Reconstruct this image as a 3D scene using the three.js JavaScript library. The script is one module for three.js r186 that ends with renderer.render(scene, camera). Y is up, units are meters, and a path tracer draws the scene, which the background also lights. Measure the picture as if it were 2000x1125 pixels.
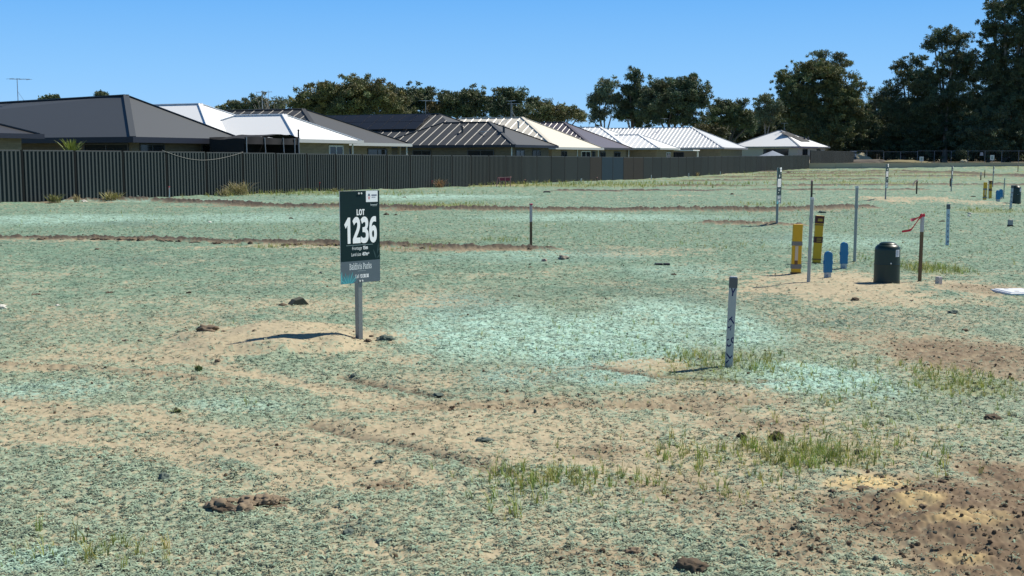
import * as THREE from 'three';
import { mergeGeometries, mergeVertices, toCreasedNormals } from 'three/addons/utils/BufferGeometryUtils.js';
import { RoundedBoxGeometry } from 'three/addons/geometries/RoundedBoxGeometry.js';

// ---------------------------------------------------------------- camera, sky, sun, exposure
const scene = new THREE.Scene();
const FPX = 2360, EYE = 1.55, PITCH = Math.atan((562.5 - 308) / FPX);
const camera = new THREE.PerspectiveCamera(2 * Math.atan(562.5 / FPX) * 180 / Math.PI, 16 / 9, 0.1, 6000);
camera.position.set(0, EYE, 0);
camera.rotation.set(-PITCH, 0, 0);

{ // clear blue air, paler towards the horizon
  const W = 256, H = 256, a = new Float32Array(W * H * 4);
  const stops = [[-90, .10, .12, .12], [-8, .16, .22, .28], [-.5, .31, .54, .79], [0, .345, .58, .85], [3.5, .235, .50, .835], [7.5, .13, .385, .79], [15, .075, .23, .52], [30, .038, .115, .28], [55, .024, .068, .17], [90, .018, .05, .125]];
  for (let j = 0; j < H; j++) {
    const e = ((j + .5) / H - .5) * 180;
    let k = 0; while (k < stops.length - 2 && e > stops[k + 1][0]) k++;
    const p = stops[k], q = stops[k + 1], t = Math.min(1, Math.max(0, (e - p[0]) / (q[0] - p[0])));
    for (let i = 0; i < W; i++) { const o = (j * W + i) * 4; for (let c = 0; c < 3; c++) a[o + c] = p[c + 1] + (q[c + 1] - p[c + 1]) * t; a[o + 3] = 1; }
  }
  const t = new THREE.DataTexture(a, W, H, THREE.RGBAFormat, THREE.FloatType);
  t.mapping = THREE.EquirectangularReflectionMapping; t.magFilter = t.minFilter = THREE.LinearFilter; t.needsUpdate = true;
  scene.background = t; scene.environment = t;
}
const SUN = new THREE.Vector3(.555, .775, -.30).normalize();
const sun = new THREE.DirectionalLight(new THREE.Color().setRGB(1, .94, .83), 5.0);
sun.position.set(SUN.x * 300, SUN.y * 300, SUN.z * 300 - 90); sun.target.position.set(0, 0, -90);
sun.castShadow = true; sun.shadow.mapSize.set(4096, 4096);
Object.assign(sun.shadow.camera, { left: -160, right: 160, top: 160, bottom: -160, near: 1, far: 700 });
scene.add(sun, sun.target);
const renderer = new THREE.WebGLRenderer({ antialias: true });
renderer.toneMapping = THREE.LinearToneMapping;
renderer.toneMappingExposure = 1.2;
renderer.shadowMap.enabled = true;

// ---------------------------------------------------------------- helpers
function rng(seed) { let a = seed >>> 0; return () => { a = (a + 0x6D2B79F5) | 0; let t = Math.imul(a ^ (a >>> 15), 1 | a); t = (t + Math.imul(t ^ (t >>> 7), 61 | t)) ^ t; return ((t ^ (t >>> 14)) >>> 0) / 4294967296; }; }
const V = (x, y, z) => new THREE.Vector3(x, y, z);
const clamp = (x, a = 0, b = 1) => Math.min(b, Math.max(a, x));
const sm = (a, b, x) => { const t = clamp((x - a) / (b - a)); return t * t * (3 - 2 * t); };
const mix = (a, b, t) => a + (b - a) * t;
const PERM = new Uint8Array(512); { const r = rng(77), p = [...Array(256).keys()]; for (let i = 255; i > 0; i--) { const j = Math.floor(r() * (i + 1)); [p[i], p[j]] = [p[j], p[i]]; } for (let i = 0; i < 512; i++) PERM[i] = p[i & 255]; }
const GRX = new Float32Array(256), GRY = new Float32Array(256); for (let i = 0; i < 256; i++) { GRX[i] = Math.cos(i * 2.399963); GRY[i] = Math.sin(i * 2.399963); }
function noise(x, y) { // gradient noise, about -1..1
  const xi = Math.floor(x), yi = Math.floor(y), fx = x - xi, fy = y - yi, X = xi & 255, Y = yi & 255;
  const u = fx * fx * fx * (fx * (fx * 6 - 15) + 10), v = fy * fy * fy * (fy * (fy * 6 - 15) + 10);
  const a = PERM[PERM[X] + Y], b = PERM[PERM[X + 1] + Y], c = PERM[PERM[X] + Y + 1], d = PERM[PERM[X + 1] + Y + 1];
  const n0 = GRX[a] * fx + GRY[a] * fy, n1 = GRX[b] * (fx - 1) + GRY[b] * fy, n2 = GRX[c] * fx + GRY[c] * (fy - 1), n3 = GRX[d] * (fx - 1) + GRY[d] * (fy - 1);
  return 1.5 * mix(mix(n0, n1, u), mix(n2, n3, u), v);
}
const fbm = (x, y, n = 3) => { let s = 0, a = .55; for (let i = 0; i < n; i++) { s += a * noise(x, y); x = x * 2.03 + 17.3; y = y * 2.03 - 9.1; a *= .5; } return s; };
const taken = {};
function numbered(n) { if (!(n in taken)) { taken[n] = 0; return n; } taken[n]++; return n + '_' + String(taken[n]).padStart(3, '0'); }
function shade(o) { o.castShadow = true; o.receiveShadow = true; return o; }
function thing(name, label, category, pos = [0, 0, 0], turn = 0, group) {
  const o = new THREE.Group(); o.name = numbered(name); o.position.set(...pos); o.rotation.y = turn;
  o.userData = { label, category }; if (group) o.userData.group = group; scene.add(o); return o;
}
function part(name, geo, m, parent, pos) { const o = shade(new THREE.Mesh(Array.isArray(geo) ? mergeGeometries(geo.map(g => g.index ? g.toNonIndexed() : g), false) : geo, m)); o.name = name; if (pos) o.position.set(...pos); parent.add(o); return o; }
function single(name, geo, m, label, category, pos = [0, 0, 0], turn = 0, group) {
  const o = shade(new THREE.Mesh(geo, m)); o.name = numbered(name); o.position.set(...pos); o.rotation.y = turn; o.userData = { label, category }; if (group) o.userData.group = group; scene.add(o); return o;
}
function struct(name, geo, m) { const o = shade(new THREE.Mesh(geo, m)); o.name = name; o.userData.kind = 'structure'; scene.add(o); return o; }
function mat(r, g, b, rough = .8, extra = {}) { return new THREE.MeshStandardMaterial({ color: new THREE.Color().setRGB(r, g, b), roughness: rough, ...extra }); }
function bx(w, h, d, x = 0, y = 0, z = 0) { const g = new THREE.BoxGeometry(w, h, d); g.translate(x, y, z); return g; }
function rbx(w, h, d, r, x = 0, y = 0, z = 0) { const g = new RoundedBoxGeometry(w, h, d, 2, r); g.translate(x, y, z); return g; }
function bar(p, q, w, h = w, up = V(0, 1, 0)) { // box from p to q
  const L = p.distanceTo(q), g = new THREE.BoxGeometry(w, h, L), m = new THREE.Matrix4();
  const z = q.clone().sub(p).normalize(), x = up.clone().cross(z); if (x.lengthSq() < 1e-6) x.set(1, 0, 0); x.normalize(); const y = z.clone().cross(x);
  m.makeBasis(x, y, z).setPosition(p.clone().add(q).multiplyScalar(.5)); return g.applyMatrix4(m);
}
function tube(pts, r, seg = 12, rs = 6) { return new THREE.TubeGeometry(new THREE.CatmullRomCurve3(pts), seg, r, rs, false); }
function taper(p, q, r0, r1, n = 7) {
  const L = p.distanceTo(q), g = new THREE.CylinderGeometry(r1, r0, L, n, 1, true);
  g.translate(0, L / 2, 0); g.applyQuaternion(new THREE.Quaternion().setFromUnitVectors(V(0, 1, 0), q.clone().sub(p).normalize())); g.translate(p.x, p.y, p.z); return g;
}
// direction through a photograph pixel
const CP = Math.cos(PITCH), SP = Math.sin(PITCH);
function ray(px, py) { const x = (px - 1000) / FPX, y = (562.5 - py) / FPX; return V(x, y * CP - SP, -(CP + y * SP)); }
// ground height, broad shapes only
const HZ = [[0, 0], [20, 0], [41, .03], [70, -.10], [103, -.19], [130, -.06], [160, .10], [215, .3], [6000, .3]];
function broad(x, z) {
  const d = -z; let k = 0; while (k < HZ.length - 2 && d > HZ[k + 1][0]) k++;
  const a = HZ[k], b = HZ[k + 1], t = clamp((d - a[0]) / (b[0] - a[0])), h = mix(a[1], b[1], t * t * (3 - 2 * t));
  return h + .34 * sm(38, 70, x) * sm(95, 160, d);
}
const feats = []; // mounds and ruts: {x,z,rx,rz,h}
function gp(px, py) { // point of the ground under a pixel
  const r = ray(px, py); let h = 0, p;
  for (let i = 0; i < 12; i++) { const t = (h - EYE) / r.y; p = V(r.x * t, h, r.z * t); h = broad(p.x, p.z); }
  p.y = h; return p;
}
function topY(p, py) { const q = ray(1000, py); return EYE + q.y / q.z * p.z; } // height above p seen at row py
const wpx = (p, n) => n * -p.z / 2374; // n photograph pixels at p in metres

// ---------------------------------------------------------------- ground
// coloured zones of real matter (bare sand, thick or thin mulch, dug soil), each placed on the ground
function zone(px, py, rx, ry, h = 0) { const c = gp(px, py), n = gp(px, py + ry), f = gp(px, Math.max(py - ry, 316)); return { x: c.x, z: c.z, rx: wpx(c, rx), rz: (n.z - f.z) / 2, h }; }
const SAND = [[560, 668, 270, 36, 1], [1000, 1010, 1300, 150, .22], [1450, 860, 500, 110, .35], [560, 870, 420, 50, .5], [1000, 850, 420, 60, .6], [430, 690, 160, 22, .9], [560, 1060, 620, 90, .22], [1100, 1050, 420, 80, .28], [700, 600, 260, 40, .25], [300, 620, 320, 30, .18], [1150, 830, 560, 70, .30], [430, 690, 90, 14, .8], [1640, 556, 250, 34, 1], [1860, 560, 120, 20, .8], [1260, 715, 110, 16, .9], [1700, 945, 160, 26, .75], [200, 805, 210, 22, .75], [430, 880, 270, 26, .7], [90, 840, 180, 22, .55], [850, 850, 240, 34, .8], [1010, 800, 300, 22, .55], [1120, 880, 320, 38, .65], [620, 925, 160, 24, .6], [780, 590, 150, 18, .5], [800, 700, 60, 10, .5], [1000, 735, 330, 30, .28], [240, 690, 230, 26, .45], [60, 720, 120, 10, .6], [1230, 490, 180, 12, .45], [1470, 437, 80, 5, .9], [1770, 388, 120, 5, .8], [1735, 393, 45, 4, 1], [1900, 395, 90, 5, .7], [1330, 760, 200, 20, .45], [1400, 820, 200, 26, .6], [640, 1000, 330, 40, .3], [1500, 960, 160, 30, .5], [120, 470, 200, 3.5, .6], [600, 482, 300, 4.5, .7], [940, 487, 130, 5, .8], [1330, 382, 40, 2, .9], [980, 361, 110, 2.2, .8], [1420, 340, 120, 1.6, .5], [1440, 1040, 200, 40, .4], [1720, 590, 260, 14, .4], [1850, 840, 180, 20, .4]];
const SOIL = [[1900, 1010, 290, 110, 1], [1760, 1000, 230, 60, .9], [1960, 1090, 240, 60, .9], [1980, 930, 120, 60, .9], [1870, 690, 190, 42, .75], [1700, 660, 120, 24, .45], [1960, 720, 90, 34, .6], [1180, 1090, 170, 40, .5], [1560, 1060, 170, 60, .6], [1350, 790, 260, 16, .45], [980, 790, 330, 14, .4], [500, 975, 70, 14, .8], [760, 945, 70, 14, .6], [1180, 880, 70, 14, .5], [1480, 830, 140, 14, .5], [1340, 950, 140, 30, .35], [1420, 990, 170, 40, .4], [880, 488, 190, 4, .6], [1480, 412, 90, 2.2, .9], [1905, 565, 90, 12, .5], [100, 395, 160, 1.6, .7], [480, 403, 220, 1.6, .7], [1180, 411, 360, 1.4, .7], [860, 410, 160, 1.6, .8], [1700, 1040, 150, 60, .5]];
const YELLOW = [[1700, 945, 110, 18, .6], [1790, 990, 60, 20, .5], [1890, 1030, 90, 16, .35], [1880, 1090, 60, 12, .3]];
const THICK = [[960, 640, 230, 66, .75], [1150, 660, 240, 66, .9], [1330, 625, 190, 56, .7], [1180, 740, 130, 24, .8], [1560, 735, 190, 32, 1], [1420, 640, 120, 46, .8], [1700, 760, 120, 24, .5], [1010, 735, 120, 26, .5], [120, 428, 330, 13, .55], [500, 425, 260, 12, .5], [820, 385, 260, 6, .6], [1180, 425, 320, 9, .5], [1650, 470, 200, 18, .4], [880, 600, 120, 34, .55], [300, 392, 300, 3, .5], [1320, 530, 150, 20, .3], [60, 1090, 130, 36, .5], [80, 760, 190, 22, .4], [1060, 500, 260, 16, .35], [460, 790, 150, 16, .35]];
const DARKM = [[900, 595, 110, 30, .55], [1700, 625, 220, 26, .65], [1430, 580, 200, 24, .5], [640, 1030, 160, 26, .7], [420, 900, 190, 22, .6], [1940, 610, 100, 24, .4], [760, 745, 90, 10, .7], [1800, 560, 260, 24, .35]];
const OLIVE = [[850, 402, 130, 5, .8], [690, 402, 60, 5, .5], [830, 470, 120, 8, .35], [1500, 400, 60, 3, .4], [1700, 358, 120, 4.5, .8], [1700, 340, 300, 5, .55], [1100, 362, 420, 4, .75], [1500, 345, 240, 5, .5], [400, 378, 420, 3.5, .6], [1860, 333, 160, 4, .5], [1400, 730, 150, 22, .45], [1600, 890, 230, 36, .35], [1890, 750, 110, 28, .5], [1820, 525, 90, 12, .5], [1930, 412, 70, 5, .7]];
const Z = a => a.map(([px, py, rx, ry, s]) => ({ ...zone(px, py, rx, ry), s }));
const ZS = { sand: Z(SAND), soil: Z(SOIL), yellow: Z(YELLOW), thick: Z(THICK), dark: Z(DARKM), olive: Z(OLIVE) };
function amount(list, x, z, wob) { let m = 0; for (const q of list) { const dx = (x - q.x) / q.rx, dz = (z - q.z) / q.rz; if (dx > 1.5 || dx < -1.5 || dz > 1.5 || dz < -1.5) continue; const r = Math.sqrt(dx * dx + dz * dz) + wob; const v = q.s * (1 - sm(.45, 1.15, r)); if (v > m) m = v; } return m; }
// mounds
for (const [px, py, rx, ry, h] of [[540, 664, 210, 36, .10], [1650, 556, 170, 22, .04], [1880, 1010, 190, 70, .05], [1735, 394, 40, 4, .08]]) feats.push(zone(px, py, rx, ry, h));
// wheel ruts, furrows and windrows: polylines on the ground {pts, w, h}
const lines = [];
function furrow(pix, w, h, soil, furrowShade = 0) { lines.push({ p: pix.map(([a, b]) => gp(a, b)), w, h, soil, furrowShade }); }  // last value: how strongly shadow is painted along the line
function track(pix, w, sand = .85) { furrow(pix, w, -.012, 0); lines[lines.length - 1].sand = sand; }
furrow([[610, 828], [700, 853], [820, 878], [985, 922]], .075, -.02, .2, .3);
furrow([[600, 812], [720, 838], [860, 862], [1000, 905]], .12, .008, .1);
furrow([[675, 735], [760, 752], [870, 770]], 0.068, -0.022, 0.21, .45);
furrow([[0, 714], [170, 722], [440, 748]], 0.085, 0.018, 0.39);
track([[-40, 780], [250, 815], [480, 850], [700, 895], [840, 935]], .16); track([[-40, 848], [300, 868], [560, 905], [740, 945]], .17); track([[620, 830], [900, 862], [1150, 900], [1420, 935]], .15); track([[700, 785], [1000, 800], [1300, 792], [1560, 840]], .22); track([[200, 700], [420, 715], [640, 760], [860, 790]], .12); track([[330, 895], [480, 945], [600, 1005], [760, 1080]], .10, .4);
furrow([[300, 835], [520, 870], [700, 915]], 0.085, -0.013, 0.27);
furrow([[100, 790], [350, 850], [560, 885]], 0.111, 0.011, 0.10);
furrow([[700, 800], [1000, 790], [1350, 800], [1500, 830]], 0.085, -0.018, 0.27);
furrow([[900, 770], [1200, 775], [1500, 775]], 0.102, 0.014, 0.15);
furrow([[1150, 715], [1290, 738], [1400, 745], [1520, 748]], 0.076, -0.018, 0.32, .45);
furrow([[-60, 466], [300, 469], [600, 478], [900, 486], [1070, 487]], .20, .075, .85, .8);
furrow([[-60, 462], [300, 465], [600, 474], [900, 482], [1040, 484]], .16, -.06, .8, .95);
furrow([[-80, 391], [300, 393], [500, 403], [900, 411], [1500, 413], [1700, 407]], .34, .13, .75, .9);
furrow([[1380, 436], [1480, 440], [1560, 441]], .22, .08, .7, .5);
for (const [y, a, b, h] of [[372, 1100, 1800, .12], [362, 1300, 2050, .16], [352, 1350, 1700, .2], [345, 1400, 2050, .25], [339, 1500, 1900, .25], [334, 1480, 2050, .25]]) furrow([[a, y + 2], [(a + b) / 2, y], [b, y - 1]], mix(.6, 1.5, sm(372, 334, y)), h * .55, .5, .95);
for (const l of lines) { l.x0 = Math.min(...l.p.map(q => q.x)) - 3 * l.w; l.x1 = Math.max(...l.p.map(q => q.x)) + 3 * l.w; l.z0 = Math.min(...l.p.map(q => q.z)) - 3 * l.w; l.z1 = Math.max(...l.p.map(q => q.z)) + 3 * l.w; }
function lineDist(l, x, z) {
  if (x < l.x0 || x > l.x1 || z < l.z0 || z > l.z1) return 1e9; let m = 1e9;
  for (let i = 0; i + 1 < l.p.length; i++) { const a = l.p[i], b = l.p[i + 1], ex = b.x - a.x, ez = b.z - a.z, t = clamp(((x - a.x) * ex + (z - a.z) * ez) / (ex * ex + ez * ez)), dx = x - a.x - ex * t, dz = z - a.z - ez * t; m = Math.min(m, dx * dx + dz * dz); }
  return Math.sqrt(m);
}
function macro(x, z) {
  let h = broad(x, z);
  for (const q of feats) { const dx = (x - q.x) / q.rx, dz = (z - q.z) / q.rz, r = dx * dx + dz * dz; if (r < 2) h += q.h * (1 - sm(.1, 1.3, Math.sqrt(r) + .25 * noise(x * 3, z * 3))); }
  return h + .022 * noise(x * .5, z * .5) + .014 * noise(x * 1.3 + 7, z * 1.3);
}
const GC = { mulch: [.195, .295, .212], pale: [.32, .345, .235], green: [.128, .222, .152], thick: [.37, .56, .465], sand: [.44, .372, .24], soil: [.15, .103, .06], furrowShade: [.058, .046, .033], yellow: [.64, .48, .22], dark: [.085, .14, .112], olive: [.175, .185, .048] };  // the darkest brown paints the furrow shadows into the ground colour
function surface(x, z, out) { // height and colour of the ground at a point
  const d = Math.hypot(x, z), n1 = fbm(x * .9, z * .9, 3), n2 = noise(x * 5.1, z * 5.1), n3 = noise(x * 19, z * 19), n4 = noise(x * 47, z * 47), n5 = noise(x * 95 + 3, z * 95);
  const wob = .30 * n1 + .22 * n2 + .12 * n3;
  let soilL = 0, shadeL = 0, sandL = 0, lift = 0;
  for (const l of lines) { const q = lineDist(l, x, z) / l.w + .35 * n2 + .2 * n3; if (q < 2.2) { const v = Math.exp(-q * q * 1.2); lift += l.h * v * (1 + .5 * n2 + .4 * n3); soilL = Math.max(soilL, l.soil * v); if (l.sand) sandL = Math.max(sandL, l.sand * v); if (l.furrowShade) shadeL = Math.max(shadeL, l.furrowShade * v); } }
  const sand = Math.max(amount(ZS.sand, x, z, wob), sandL), soil = Math.max(amount(ZS.soil, x, z, wob), soilL), yel = amount(ZS.yellow, x, z, wob), thick = amount(ZS.thick, x, z, wob), dk = Math.max(amount(ZS.dark, x, z, wob), .6 * clamp(1.6 * fbm(x * .28 + 11, z * .4 + 5, 3) - .12)), ol = Math.max(amount(ZS.olive, x, z, wob), z < -40 ? sm(40, 120, -z) * clamp(.28 + .9 * noise(x * .12 + 3, z * .35) + .4 * n1) : 0);
  // fibre cover in flecks; ground is darker, greener and more covered farther off
  const fleck = .30 * n3 + .40 * n4 + .34 * n5 + .16 * n2 + .34 * n1, farGreen = sm(8.5, 20, -z + 7 * n1 + 3 * n2);
  const cover = sm(-.34, .30, fleck + .10 + .25 * farGreen - .70 * sand - .8 * soil - shadeL + .45 * thick);
  const c = out.c, w2 = clamp(.5 + .6 * n1 + .3 * n2);
  for (let i = 0; i < 3; i++) {
    let g = mix(mix(GC.sand[i], GC.sand[i] * .82, clamp(.5 + n3)), GC.soil[i], clamp(soil * (1.05 + .5 * n3 + .3 * n2)));
    g = mix(g, GC.furrowShade[i], clamp(shadeL * (1.25 + .7 * n3 + .4 * n2))); g = mix(g, GC.yellow[i], clamp(yel * (1.1 + .9 * n3 + .7 * n2)));
    let m = mix(mix(GC.mulch[i], GC.pale[i], w2 * (.75 + .3 * n4)), GC.green[i], clamp(farGreen * (.75 + .5 * n2 + .4 * n3))); m = mix(m, GC.thick[i], clamp(thick * (.85 + .9 * n2 + .8 * n3 + .5 * n4))); m = mix(m, GC.dark[i], clamp(dk * (.8 + .9 * n4 + .3 * n3)));
    m *= 1 + .22 * n5 + .12 * n4;
    let v = mix(g * (1 + .10 * n5 + .08 * n4), m, cover * (1 - .55 * soil)); v = mix(v, GC.olive[i] * (1 + .4 * n3), clamp(ol * (.8 + .7 * n3 + .5 * n2)));
    v = mix(v, GC.furrowShade[i], clamp(shadeL * (.75 + .6 * n3 + .3 * n2), 0, .92)); c[i] = clamp(v, .01, .9);  // painted furrow shadow goes over the finished colour
  }
  const rough = mix(.55, 1, cover) * (1 - .35 * yel);
  let h = macro(x, z) + lift;
  h += rough * (.005 * Math.max(0, n3 + .1) + .0045 * Math.max(-.2, n4) + .0025 * n5) + .006 * n2 + .016 * Math.max(0, soil - .2) * (n2 + n3 + .5 * n4) * .8 + .014 * fbm(x * 2.2 + 40, z * 2.2, 2);
  if (d > 18) h += sm(18, 60, d) * (.05 * noise(x * .5, z * 1.1) + .035 * noise(x * 1.7 + 9, z * 1.9));
  out.h = h; out.cover = cover * (1 - soil) * (1 - .6 * ol); out.soil = soil; out.bare = Math.max(sand * .8, soil, yel, shadeL); out.thick = thick; return out;
}
{
  const rad = [.25, .6, 1, 1.5, 2, 2.5, 3, 3.3, 3.6, 3.8]; let r = 3.9;
  while (r < 170) { rad.push(r); r *= 1 + mix(.0040, .0115, sm(30, 90, r)); }
  for (const q of [175, 185, 200, 230, 280, 360, 500, 800, 1500, 3000, 5000]) rad.push(q);
  const ang = []; const A = .52, N = 1000;
  for (let i = 0; i <= N; i++) ang.push(-A + 2 * A * i / N);
  for (let i = 1; i < 48; i++) ang.push(A + (2 * Math.PI - 2 * A) * i / 48);
  const nr = rad.length, na = ang.length, pos = new Float32Array(nr * na * 3), col = new Float32Array(nr * na * 3), idx = new Uint32Array((nr - 1) * na * 6), out = { c: [0, 0, 0] };
  let p = 0;
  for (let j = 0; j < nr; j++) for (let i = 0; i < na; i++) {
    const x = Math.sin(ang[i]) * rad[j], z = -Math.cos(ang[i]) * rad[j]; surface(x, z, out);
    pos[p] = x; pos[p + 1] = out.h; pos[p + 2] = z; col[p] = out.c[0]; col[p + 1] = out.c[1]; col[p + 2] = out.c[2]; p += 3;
  }
  p = 0;
  for (let j = 0; j + 1 < nr; j++) for (let i = 0; i < na; i++) { const a = j * na + i, b = j * na + (i + 1) % na, c = a + na, d = b + na; idx[p++] = a; idx[p++] = b; idx[p++] = c; idx[p++] = b; idx[p++] = d; idx[p++] = c; }
  const g = new THREE.BufferGeometry(); g.setAttribute('position', new THREE.BufferAttribute(pos, 3)); g.setAttribute('color', new THREE.BufferAttribute(col, 3)); g.setIndex(new THREE.BufferAttribute(idx, 1)); g.computeVertexNormals();
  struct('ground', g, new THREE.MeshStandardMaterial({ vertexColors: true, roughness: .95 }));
}
function onGround(x, z) { return macro(x, z); }
// the raised terrace behind the low retaining wall
const WALLZ = -160;
{
  const s = new THREE.Shape([[38.8, 160.3], [38.8, 520], [-60, 700], [700, 700], [700, 160.3]].map(([x, y]) => new THREE.Vector2(x, y)));
  const g = new THREE.ShapeGeometry(s); g.rotateX(-Math.PI / 2); g.translate(0, .76, 0);
  struct('terrace', g, mat(.16, .13, .075, .95));
}
console.log('ground done');

// loose fibres of mulch lying on the ground: nobody could count them
{
  const r = rng(5), strips = [];
  for (let v = 0; v < 3; v++) { // a few short curled strips in a bunch
    const gs = [];
    for (let k = 0; k < 3; k++) {
      const L = .010 + .014 * r(), w = .0014 + .0018 * r(), pts = [], n = 4, bend = (r() - .5) * 2.2, a0 = r() * 6.28, lift = .001 + .005 * r(); let x = (r() - .5) * .014, z = (r() - .5) * .014, a = a0; const P = [], I = [];
      for (let i = 0; i < n; i++) { const t = i / (n - 1), y = .002 + lift * Math.sin(t * 3.0 + v) * .8 + .001 * r(), dx = Math.cos(a), dz = Math.sin(a); P.push(x - dz * w, y, z + dx * w, x + dz * w, y + w * (r() - .2), z - dx * w); if (i < n - 1) I.push(2 * i, 2 * i + 1, 2 * i + 2, 2 * i + 1, 2 * i + 3, 2 * i + 2); x += dx * L / n * 1.6; z += dz * L / n * 1.6; a += bend / n; }
      const g = new THREE.BufferGeometry(); g.setAttribute('position', new THREE.Float32BufferAttribute(P, 3)); g.setIndex(I); gs.push(g);
    }
    const g = mergeGeometries(gs); g.computeVertexNormals(); strips.push(g);
  }
  const m = new THREE.MeshStandardMaterial({ color: 0xffffff, roughness: .95, side: THREE.DoubleSide });
  const out = { c: [0, 0, 0] }, mx = new THREE.Matrix4(), q = new THREE.Quaternion(), e = new THREE.Euler(), c = new THREE.Color();
  const per = 62000;
  strips.forEach((g, v) => {
    const im = new THREE.InstancedMesh(g, m, per); let n = 0;
    while (n < per) {
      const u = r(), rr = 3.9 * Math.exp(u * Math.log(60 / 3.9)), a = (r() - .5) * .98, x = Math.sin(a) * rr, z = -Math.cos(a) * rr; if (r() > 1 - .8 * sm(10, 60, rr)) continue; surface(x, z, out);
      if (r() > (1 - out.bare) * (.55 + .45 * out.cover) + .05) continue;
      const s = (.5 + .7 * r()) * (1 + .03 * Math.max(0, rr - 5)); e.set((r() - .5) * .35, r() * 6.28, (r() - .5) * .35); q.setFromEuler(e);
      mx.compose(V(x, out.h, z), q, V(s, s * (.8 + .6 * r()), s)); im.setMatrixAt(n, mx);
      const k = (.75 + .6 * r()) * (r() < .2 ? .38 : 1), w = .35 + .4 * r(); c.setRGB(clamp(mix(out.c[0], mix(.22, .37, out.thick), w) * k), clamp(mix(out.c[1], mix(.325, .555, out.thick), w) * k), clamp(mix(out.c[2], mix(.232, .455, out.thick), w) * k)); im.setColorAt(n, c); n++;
    }
    im.name = numbered('mulch_fibre'); im.userData = { kind: 'stuff', label: ['short green mulch fibres scattered over the sandy ground', 'curled blue green mulch flakes lying on sand', 'pale green mulch shreds strewn across the lot'][v], category: 'mulch' }; shade(im); scene.add(im);
  });
  // small crumbs of soil
  const cg = new THREE.IcosahedronGeometry(.012, 1); { const P = cg.attributes.position; for (let i = 0; i < P.count; i++) { const k = 1 + .45 * noise(P.getX(i) * 90 + 3, P.getY(i) * 90 + P.getZ(i) * 70); P.setXYZ(i, P.getX(i) * k, P.getY(i) * k * .75, P.getZ(i) * k); } cg.computeVertexNormals(); }
  const N = 7000, im = new THREE.InstancedMesh(cg, mat(1, 1, 1, 1), N); let n = 0;
  while (n < N) {
    const u = r(), rr = 3.9 * Math.exp(u * Math.log(40 / 3.9)), a = (r() - .5) * .98, x = Math.sin(a) * rr, z = -Math.cos(a) * rr; surface(x, z, out);
    if (r() > .06 + out.soil * 1.2) continue;
    const s = .18 + .7 * Math.pow(r(), 6) * (1 + .03 * rr); e.set(r() * 6, r() * 6, r() * 6); q.setFromEuler(e); mx.compose(V(x, out.h + .003 * s, z), q, V(s, s, s)); im.setMatrixAt(n, mx);
    const k = .55 + .6 * r(), gr = r() < .15; c.setRGB((gr ? .12 : .15) * k, (gr ? .13 : .103) * k, (gr ? .10 : .06) * k); im.setColorAt(n, c); n++;
  }
  im.name = 'soil_crumbs'; im.userData = { kind: 'stuff', label: 'small brown crumbs of soil littering the bare ground', category: 'soil' }; shade(im); scene.add(im);
}
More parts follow.
